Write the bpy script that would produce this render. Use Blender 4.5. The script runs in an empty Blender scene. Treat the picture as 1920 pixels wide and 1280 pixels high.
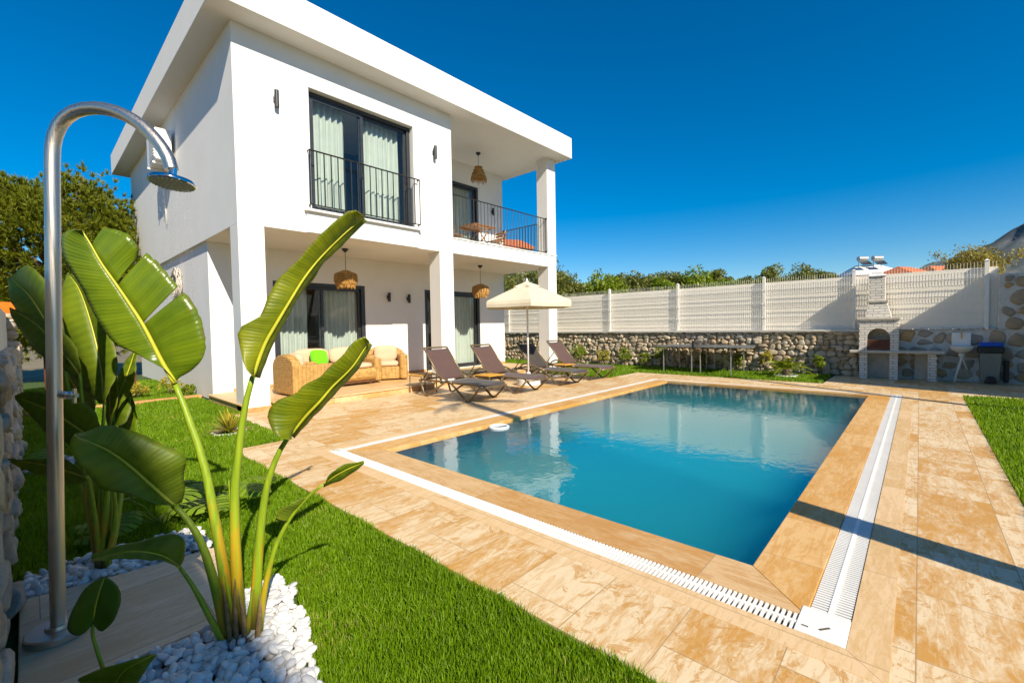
import bpy, math, random
import numpy as np
from math import radians, sin, cos, pi, sqrt, atan2
from mathutils import Vector, Matrix

random.seed(7)
rng = np.random.default_rng(11)
scene = bpy.context.scene
col = scene.collection

# ------------------------------------------------------------------ camera
YAW, PIT, ROL, FPX, CAMH = radians(42.48507), radians(1.87346), radians(-1.02192), 835.1, 1.4
fw = np.array([cos(PIT) * cos(YAW), cos(PIT) * sin(YAW), -sin(PIT)])
r0 = np.array([sin(YAW), -cos(YAW), 0.0])
u0 = np.cross(r0, fw)
rt = r0 * cos(ROL) + u0 * sin(ROL)
up = -r0 * sin(ROL) + u0 * cos(ROL)
CAM = np.array([0, 0, CAMH])


def ray(px, py):
    return fw + rt * (px - 960) / FPX - up * (py - 640) / FPX


def at(px, py, d):
    """the point seen at photo pixel (px, py), d metres in front of the camera"""
    return CAM + ray(px, py) * d


cd = bpy.data.cameras.new("camera")
cam = bpy.data.objects.new("camera", cd)
col.objects.link(cam)
cam.matrix_world = Matrix(((rt[0], up[0], -fw[0], 0), (rt[1], up[1], -fw[1], 0), (rt[2], up[2], -fw[2], CAMH), (0, 0, 0, 1)))
cd.sensor_width = 36
cd.lens = 36 * FPX / 1920
cd.clip_start = 0.02
cd.clip_end = 6000
scene.camera = cam

# ------------------------------------------------------------------ light
SUN = Vector((0.296, 1.0, -0.783)).normalized()      # direction the light travels
sl = bpy.data.lights.new("sun", 'SUN')
sl.energy = 5.0
sl.angle = radians(0.5)
sl.color = (1.0, 0.90, 0.73)
so = bpy.data.objects.new("sun", sl)
col.objects.link(so)
so.rotation_euler = SUN.to_track_quat('-Z', 'Y').to_euler()
world = bpy.data.worlds.new("World")
scene.world = world
world.use_nodes = True
wn, wl = world.node_tree.nodes, world.node_tree.links
wn.clear()
sky = wn.new('ShaderNodeTexSky')
sky.sky_type = 'NISHITA'
sky.sun_disc = False
sky.sun_elevation = radians(36.9)
sky.sun_rotation = atan2(-SUN.x, -SUN.y)
sky.altitude = 600
sky.air_density = 1.0
sky.dust_density = 0.4
sky.ozone_density = 3.2
hs = wn.new('ShaderNodeHueSaturation')
hs.inputs['Saturation'].default_value = 1.55
hs.inputs['Hue'].default_value = 0.499
hs.inputs['Value'].default_value = 1.0
bg = wn.new('ShaderNodeBackground')
bg.inputs[1].default_value = 0.09
wo = wn.new('ShaderNodeOutputWorld')
wl.new(sky.outputs[0], hs.inputs['Color'])
wl.new(hs.outputs[0], bg.inputs[0])
wl.new(bg.outputs[0], wo.inputs[0])
scene.view_settings.view_transform = 'Standard'
scene.view_settings.look = 'None'
scene.view_settings.gamma = 1
scene.view_settings.exposure = 0.55
scene.render.engine = 'CYCLES'
cy = scene.cycles
cy.max_bounces = 10
cy.volume_bounces = 5
cy.diffuse_bounces = 4
cy.glossy_bounces = 4
cy.transparent_max_bounces = 16
cy.transmission_bounces = 6
cy.sample_clamp_indirect = 6
cy.caustics_reflective = False
cy.caustics_refractive = False
try:
    cy.use_denoising = True
    cy.denoiser = 'OPENIMAGEDENOISE'
except Exception:
    pass


# ------------------------------------------------------------------ materials
class NT:
    def schlick(self, f0, normal=None):
        """mirror share by viewing angle, the same from either side of the surface"""
        lw = self.add('ShaderNodeLayerWeight')
        lw.inputs['Blend'].default_value = 0.5
        if normal is not None:
            self.link(normal, lw.inputs['Normal'])
        return self.math('ADD', self.math('MULTIPLY', self.math('POWER', lw.outputs['Facing'], 5.0), 1 - f0), f0, True)

    def __init__(self, name):
        self.m = bpy.data.materials.new(name)
        self.m.use_nodes = True
        self.n = self.m.node_tree.nodes
        self.l = self.m.node_tree.links
        self.p = self.n['Principled BSDF']
        self.out = self.n['Material Output']

    def add(self, t, **kw):
        nd = self.n.new(t)
        for k, v in kw.items():
            setattr(nd, k, v)
        return nd

    def link(self, a, b):
        self.l.new(a, b)

    def coord(self, which='Object', scale=(1, 1, 1), rot=(0, 0, 0), loc=(0, 0, 0)):
        tc = self.add('ShaderNodeTexCoord')
        mp = self.add('ShaderNodeMapping')
        mp.inputs['Scale'].default_value = scale
        mp.inputs['Rotation'].default_value = rot
        mp.inputs['Location'].default_value = loc
        self.link(tc.outputs[which], mp.inputs[0])
        return mp.outputs[0]

    def noise(self, vec, scale, detail=3, rough=0.55, dist=0.0):
        nd = self.add('ShaderNodeTexNoise')
        nd.inputs['Scale'].default_value = scale
        nd.inputs['Detail'].default_value = detail
        nd.inputs['Roughness'].default_value = rough
        nd.inputs['Distortion'].default_value = dist
        if vec is not None:
            self.link(vec, nd.inputs['Vector'])
        return nd.outputs['Fac']

    def ramp(self, fac, stops):
        nd = self.add('ShaderNodeValToRGB')
        el = nd.color_ramp.elements
        while len(el) < len(stops):
            el.new(0.5)
        for e, (p, c) in zip(el, stops):
            e.position = p
            e.color = (*c, 1) if len(c) == 3 else c
        self.link(fac, nd.inputs[0])
        return nd.outputs[0]

    def mix(self, fac, a, b, mode='MIX'):
        nd = self.add('ShaderNodeMix', data_type='RGBA', blend_type=mode)
        for inp, v in ((nd.inputs[0], fac), (nd.inputs[6], a), (nd.inputs[7], b)):
            if isinstance(v, (int, float)):
                inp.default_value = v
            elif isinstance(v, tuple):
                inp.default_value = (*v, 1)
            else:
                self.link(v, inp)
        return nd.outputs[2]

    def math(self, op, a, b=0.0, clamp=False):
        nd = self.add('ShaderNodeMath', operation=op, use_clamp=clamp)
        for i, v in enumerate((a, b)):
            if isinstance(v, (int, float)):
                nd.inputs[i].default_value = v
            else:
                self.link(v, nd.inputs[i])
        return nd.outputs[0]

    def bump(self, h, strength=0.3, dist=0.01, to=None):
        nd = self.add('ShaderNodeBump')
        nd.inputs['Strength'].default_value = strength
        nd.inputs['Distance'].default_value = dist
        self.link(h, nd.inputs['Height'])
        self.link(nd.outputs[0], to if to is not None else self.p.inputs['Normal'])
        return nd.outputs[0]

    def base(self, v):
        if isinstance(v, tuple):
            self.p.inputs['Base Color'].default_value = (*v, 1)
        else:
            self.link(v, self.p.inputs['Base Color'])

    def set(self, **kw):
        names = {'rough': 'Roughness', 'metal': 'Metallic', 'spec': 'Specular IOR Level', 'coat': 'Coat Weight',
                 'coatr': 'Coat Roughness', 'sub': 'Subsurface Weight', 'sheen': 'Sheen Weight', 'alpha': 'Alpha'}
        for k, v in kw.items():
            self.p.inputs[names[k]].default_value = v


def simple(name, c, rough=0.5, metal=0.0, spec=0.5, var=0.12, scale=9.0, bump=0.0, bscale=60.0, coat=0.0):
    t = NT(name)
    v = t.coord()
    f = t.noise(v, scale, 4, 0.6)
    lo = tuple(max(0, x * (1 - var)) for x in c)
    hi = tuple(min(1, x * (1 + var)) for x in c)
    t.base(t.ramp(f, [(0.3, lo), (0.7, hi)]))
    t.set(rough=rough, metal=metal, spec=spec, coat=coat)
    if bump:
        t.bump(t.noise(v, bscale, 3), bump, 0.01)
    return t.m


def island(name, cols, rough=0.7, bump=0.4, bscale=25, var=0.35, spec=0.3):
    """stone or leaf material whose tone changes from piece to piece"""
    t = NT(name)
    g = t.add('ShaderNodeNewGeometry')
    n = len(cols)
    base = t.ramp(g.outputs['Random Per Island'], [(i / max(1, n - 1), c) for i, c in enumerate(cols)])
    v = t.coord()
    f = t.noise(v, bscale * 0.3, 5, 0.65)
    g2 = t.ramp(f, [(0.25, (1 - var,) * 3), (0.75, (1 + var * 0.4,) * 3)])
    t.base(t.mix(1.0, base, g2, 'MULTIPLY'))
    t.set(rough=rough, spec=spec)
    if bump:
        t.bump(t.noise(v, bscale, 6, 0.7), bump, 0.02)
    return t.m


def plaster(name, c, stain=0.0):
    t = NT(name)
    v = t.coord()
    f = t.noise(v, 1.3, 5, 0.65)
    a = tuple(x * 0.955 for x in c)
    b = t.ramp(f, [(0.35, a), (0.65, c)])
    if stain:
        vs = t.coord(scale=(6, 6, 0.35))
        s = t.noise(vs, 1.0, 4, 0.6)
        b = t.mix(t.ramp(s, [(0.52, (0, 0, 0)), (0.8, (stain,) * 3)]), b, (0.52, 0.48, 0.42))
    t.base(b)
    t.set(rough=0.85, spec=0.25)
    t.bump(t.noise(v, 45, 5, 0.7), 0.16, 0.01)
    return t.m


def travertine(name, tile=(0.61, 0.41), light=(0.70, 0.55, 0.35), dark=(0.54, 0.285, 0.07), spot=0.95, rot=0.0, joints=True, veins=1.0, rough=0.42):
    t = NT(name)
    v = t.coord(rot=(0, 0, rot))
    br = t.add('ShaderNodeTexBrick')
    br.offset = 0.37
    br.squash = 0.72
    br.squash_frequency = 3
    br.offset_frequency = 2
    br.inputs['Color1'].default_value = (0, 0, 0, 1)
    br.inputs['Color2'].default_value = (1, 1, 1, 1)
    br.inputs['Mortar'].default_value = (0.5, 0.5, 0.5, 1)
    br.inputs['Scale'].default_value = 1.0
    br.inputs['Mortar Size'].default_value = 0.0028 if joints else 0.0
    br.inputs['Mortar Smooth'].default_value = 0.2
    br.inputs['Bias'].default_value = 0.0
    br.inputs['Brick Width'].default_value = tile[0]
    br.inputs['Row Height'].default_value = tile[1]
    t.link(v, br.inputs['Vector'])
    # each tile is cut from another place in the block
    off = t.add('ShaderNodeVectorMath', operation='MULTIPLY')
    t.link(br.outputs['Color'], off.inputs[0])
    off.inputs[1].default_value = (13.1, 7.7, 5.3)
    ad = t.add('ShaderNodeVectorMath', operation='ADD')
    t.link(v, ad.inputs[0])
    t.link(off.outputs[0], ad.inputs[1])
    st = t.add('ShaderNodeMapping')
    st.inputs['Scale'].default_value = (1.0, 3.4, 1)
    t.link(ad.outputs[0], st.inputs[0])
    big = t.noise(st.outputs[0], 1.5, 6, 0.66, 1.0)
    mid = t.noise(st.outputs[0], 8.5, 7, 0.72, 1.2)
    fine = t.noise(st.outputs[0], 30, 5, 0.7, 0.4)
    tone = t.math('ADD', t.math('MULTIPLY', big, 0.55), t.math('MULTIPLY', mid, 0.45))
    tile_tone = t.math('MULTIPLY', t.math('SUBTRACT', br.outputs['Color'], 0.5), 0.20)
    tone = t.math('ADD', tone, tile_tone)
    c = t.ramp(tone, [(0.38, tuple(x * 1.04 for x in light)), (0.475, light), (0.535, tuple((a * 0.5 + b * 0.5) for a, b in zip(light, dark))), (0.62, dark)])
    s2 = t.add('ShaderNodeMapping')
    s2.inputs['Scale'].default_value = (1.3, 8.5, 1)
    t.link(ad.outputs[0], s2.inputs[0])
    vein = t.noise(s2.outputs[0], 2.6, 8, 0.74, 0.9)
    vm = t.ramp(vein, [(0.50, (0, 0, 0)), (0.57, (0.55 * veins,) * 3), (0.61, (0.18 * veins,) * 3), (0.72, (0.6 * veins,) * 3)])
    c = t.mix(vm, c, tuple(x * f for x, f in zip(dark, (0.95, 0.92, 0.85))))
    # rusty mineral spots with a darker rim
    sp = t.noise(v, 4.6, 7, 0.74, 1.8)
    rim = t.ramp(sp, [(0.565, (0, 0, 0)), (0.60, (spot,) * 3), (0.625, (spot * 0.55,) * 3), (0.75, (spot * 0.8,) * 3)])
    c = t.mix(rim, c, tuple(x * f for x, f in zip(dark, (0.92, 0.86, 0.7))))
    # pores
    por = t.ramp(fine, [(0.62, (0, 0, 0)), (0.70, (0.6 * veins,) * 3)])
    c = t.mix(por, c, (0.36, 0.20, 0.07))
    c = t.mix(t.math('MULTIPLY', br.outputs['Fac'], 0.75 if joints else 0.0), c, (0.33, 0.21, 0.10))
    t.base(c)
    t.set(rough=rough, spec=0.35)
    r = t.ramp(mid, [(0.3, (rough - 0.1,) * 3), (0.7, (rough + 0.18,) * 3)])
    t.link(r, t.p.inputs['Roughness'])
    h = t.math('SUBTRACT', t.math('MULTIPLY', mid, 0.25), br.outputs['Fac'])
    t.bump(t.math('SUBTRACT', h, t.math('MULTIPLY', por, 0.4)), 0.25, 0.006)
    return t.m


def glass_mat(name, tint=(0.86, 0.93, 0.90), ior=1.5):
    t = NT(name)
    t.n.remove(t.p)
    tr = t.add('ShaderNodeBsdfTransparent')
    tr.inputs[0].default_value = (*tint, 1)
    gl = t.add('ShaderNodeBsdfGlossy')
    gl.inputs['Roughness'].default_value = 0.01
    v = t.coord()
    nb = t.noise(v, 1.6, 1)
    b = t.add('ShaderNodeBump')
    b.inputs['Strength'].default_value = 0.02
    t.link(nb, b.inputs['Height'])
    t.link(b.outputs[0], gl.inputs['Normal'])
    mx = t.add('ShaderNodeMixShader')
    t.link(t.schlick(0.075 if ior > 1.4 else 0.03), mx.inputs[0])
    t.link(tr.outputs[0], mx.inputs[1])
    t.link(gl.outputs[0], mx.inputs[2])
    t.link(mx.outputs[0], t.out.inputs[0])
    return t.m


def water_volume(t):
    sc = t.add('ShaderNodeVolumeScatter')
    sc.inputs["Color"].default_value = (0.06, 0.88, 0.97, 1)
    sc.inputs['Density'].default_value = WDENS
    sc.inputs['Anisotropy'].default_value = 0.3
    ab = t.add('ShaderNodeVolumeAbsorption')
    ab.inputs["Color"].default_value = (0.0, 0.80, 0.90, 1)
    ab.inputs['Density'].default_value = WABS
    ad = t.add('ShaderNodeAddShader')
    t.link(sc.outputs[0], ad.inputs[0])
    t.link(ab.outputs[0], ad.inputs[1])
    t.link(ad.outputs[0], t.out.inputs['Volume'])


WDENS, WABS = 0.72, 0.42


def water_mat(name):
    t = NT(name)
    t.n.remove(t.p)
    tr = t.add('ShaderNodeBsdfTransparent')
    tr.inputs[0].default_value = (1, 1, 1, 1)
    gl = t.add('ShaderNodeBsdfGlossy')
    gl.inputs['Roughness'].default_value = 0.015
    v = t.coord(scale=(1.0, 1.3, 1))
    n1 = t.noise(v, 4.2, 3, 0.5, 0.6)
    n2 = t.noise(v, 16.0, 2, 0.5, 0.3)
    h = t.math('ADD', t.math('MULTIPLY', n1, 0.75), t.math('MULTIPLY', n2, 0.22))
    b = t.add('ShaderNodeBump')
    b.inputs['Strength'].default_value = 0.12
    b.inputs['Distance'].default_value = 0.03
    t.link(h, b.inputs['Height'])
    t.link(b.outputs[0], gl.inputs['Normal'])
    mx = t.add('ShaderNodeMixShader')
    t.link(t.math('MULTIPLY', t.schlick(0.032), 1.45, True), mx.inputs[0])
    t.link(tr.outputs[0], mx.inputs[1])
    t.link(gl.outputs[0], mx.inputs[2])
    t.link(mx.outputs[0], t.out.inputs[0])
    water_volume(t)
    return t.m


def water_side_mat(name):
    t = NT(name)
    t.n.remove(t.p)
    tr = t.add('ShaderNodeBsdfTransparent')
    t.link(tr.outputs[0], t.out.inputs[0])
    water_volume(t)
    return t.m


def leaf_mat(name, dark=(0.075, 0.145, 0.005), light=(0.20, 0.285, 0.008), trans=0.35, tcol=(0.42, 0.50, 0.010), rough=0.3, veins=True, islands=False, coat=0.4):
    t = NT(name)
    if veins:
        uv = t.coord('UV')
        sep = t.add('ShaderNodeSeparateXYZ')
        t.link(uv, sep.inputs[0])
        v = t.coord()
        wob = t.noise(v, 7, 3)
        ph = t.math('ADD', t.math('MULTIPLY', sep.outputs[0], 420.0), t.math('MULTIPLY', wob, 9.0))
        w = t.math('SINE', ph)
        w2 = t.math('SINE', t.math('MULTIPLY', ph, 0.31))
        big = t.noise(v, 4, 4)
        f = t.math('ADD', t.math('MULTIPLY', t.math('POWER', t.math('ABSOLUTE', w), 3.0), 0.13), t.math('ADD', t.math('MULTIPLY', w2, 0.05), t.math('SUBTRACT', big, 0.04)))
        c = t.ramp(f, [(0.28, dark), (0.72, light)])
        # dry brown flecks near the margin
        fl = t.noise(v, 38, 4, 0.7)
        edge = t.ramp(t.math('MULTIPLY', sep.outputs[1], t.math('ADD', fl, 0.45)), [(0.93, (0, 0, 0)), (1.08, (0.7,) * 3)])
        c = t.mix(edge, c, (0.22, 0.16, 0.05))
        hgt = t.math('MULTIPLY', t.math('ADD', t.math('MULTIPLY', w, 0.5), t.math('MULTIPLY', w2, 0.6)), t.math('MULTIPLY', sep.outputs[1], 2.2, True))
        nrm = t.bump(hgt, 0.22, 0.004)
    else:
        g = t.add('ShaderNodeNewGeometry')
        v = t.coord()
        f = t.math('ADD', t.math('MULTIPLY', g.outputs['Random Per Island'], 0.6), t.math('MULTIPLY', t.noise(v, 1.6, 4), 0.65))
        c = t.ramp(f, [(0.15, dark), (0.90, light)] if name != 'grass_blade' else [(0.15, dark), (0.80, light), (0.93, light), (0.97, (0.42, 0.36, 0.10))])
        nrm = None
    t.base(c)
    t.set(rough=rough, spec=0.4, coat=coat, coatr=0.25)
    tl = t.add('ShaderNodeBsdfTranslucent')
    t.link(t.mix(0.6, c, tcol), tl.inputs[0])
    if nrm:
        t.link(nrm, tl.inputs['Normal'])
    mx = t.add('ShaderNodeMixShader')
    mx.inputs[0].default_value = trans
    t.link(t.p.outputs[0], mx.inputs[1])
    t.link(tl.outputs[0], mx.inputs[2])
    t.link(mx.outputs[0], t.out.inputs[0])
    return t.m


def wicker_mat(name, c=(0.50, 0.29, 0.085)):
    t = NT(name)
    v = t.coord()
    sep = t.add('ShaderNodeSeparateXYZ')
    t.link(v, sep.inputs[0])
    h = t.math('SINE', t.math('MULTIPLY', sep.outputs[2], 2 * pi / 0.034))
    s = t.math('ADD', sep.outputs[0], sep.outputs[1])
    w = t.math('SINE', t.math('MULTIPLY', s, 2 * pi / 0.075))
    f = t.math('MULTIPLY', h, w)
    f2 = t.math('ADD', t.math('MULTIPLY', h, 0.35), t.math('MULTIPLY', f, 0.65))
    n = t.noise(v, 14, 3)
    cc = t.ramp(t.math('ADD', t.math('MULTIPLY', f2, 0.28), n), [(0.15, tuple(x * 0.45 for x in c)), (0.5, c), (0.85, tuple(min(1, x * 1.3) for x in c))])
    t.base(cc)
    t.set(rough=0.55, spec=0.35)
    t.bump(f2, 0.8, 0.008)
    return t.m


def fabric(name, c, scale=160, rough=0.9, trans=0.0, tcol=None, weave=0.25):
    t = NT(name)
    v = t.coord()
    n = t.noise(v, 6, 4)
    t.base(t.ramp(n, [(0.3, tuple(x * 0.9 for x in c)), (0.7, c)]))
    t.set(rough=rough, spec=0.15, sheen=0.2)
    t.bump(t.noise(v, scale, 2), weave, 0.003)
    if trans:
        tl = t.add('ShaderNodeBsdfTranslucent')
        tl.inputs[0].default_value = (*(tcol or c), 1)
        mx = t.add('ShaderNodeMixShader')
        mx.inputs[0].default_value = trans
        t.link(t.p.outputs[0], mx.inputs[1])
        t.link(tl.outputs[0], mx.inputs[2])
        t.link(mx.outputs[0], t.out.inputs[0])
    return t.m


def steel_mat(name, c=(0.62, 0.60, 0.57), rough=0.22, brushed=True):
    t = NT(name)
    v = t.coord(scale=(1, 1, 1))
    t.base(c)
    t.set(metal=1.0, rough=rough)
    if brushed:
        n = t.noise(t.coord(scale=(260, 260, 2.0)), 1.0, 3)
        t.link(t.ramp(n, [(0.3, (rough - 0.07,) * 3), (0.7, (rough + 0.1,) * 3)]), t.p.inputs['Roughness'])
        t.bump(n, 0.012, 0.002)
    return t.m


def roof_tile_mat(name):
    t = NT(name)
    v = t.coord()
    w = t.add('ShaderNodeTexWave')
    w.inputs['Scale'].default_value = 1.6
    w.inputs['Distortion'].default_value = 0.3
    t.link(v, w.inputs['Vector'])
    n = t.noise(v, 3, 4)
    t.base(t.mix(0.5, t.ramp(n, [(0.3, (0.42, 0.09, 0.025)), (0.7, (0.62, 0.19, 0.06))]), t.ramp(w.outputs['Fac'], [(0, (0.3, 0.06, 0.02)), (1, (0.68, 0.22, 0.07))])))
    t.set(rough=0.8)
    return t.m


def blockwork_mat(name):
    """white split-face block with thin dark joints"""
    t = NT(name)
    tc = t.add('ShaderNodeTexCoord')
    sep = t.add('ShaderNodeSeparateXYZ')
    t.link(tc.outputs['Object'], sep.inputs[0])
    cb = t.add('ShaderNodeCombineXYZ')
    t.link(t.math('ADD', sep.outputs[1], sep.outputs[0]), cb.inputs[0])
    t.link(sep.outputs[2], cb.inputs[1])
    br = t.add('ShaderNodeTexBrick')
    br.inputs['Color1'].default_value = (0.80, 0.76, 0.69, 1)
    br.inputs['Color2'].default_value = (0.70, 0.66, 0.59, 1)
    br.inputs['Mortar'].default_value = (0.30, 0.27, 0.23, 1)
    br.inputs['Scale'].default_value = 1
    br.inputs['Mortar Size'].default_value = 0.006
    br.inputs['Brick Width'].default_value = 0.21
    br.inputs['Row Height'].default_value = 0.062
    t.link(cb.outputs[0], br.inputs['Vector'])
    t.base(br.outputs['Color'])
    t.set(rough=0.9, spec=0.2)
    v = t.coord()
    h = t.math('SUBTRACT', t.math('MULTIPLY', t.noise(v, 30, 5, 0.7), 0.6), t.math('MULTIPLY', br.outputs['Fac'], 1.3))
    t.bump(h, 0.6, 0.012)
    return t.m


def mosaic_mat(name):
    t = NT(name)
    v = t.coord()
    vo = t.add('ShaderNodeTexVoronoi')
    vo.inputs['Scale'].default_value = 28
    t.link(v, vo.inputs['Vector'])
    n = t.noise(v, 0.7, 3)
    t.base(t.mix(0.25, t.ramp(n, [(0.3, (0.20, 0.60, 0.66)), (0.7, (0.24, 0.68, 0.72))]), vo.outputs['Color'], 'SOFT_LIGHT'))
    t.set(rough=0.5)
    return t.m


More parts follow.
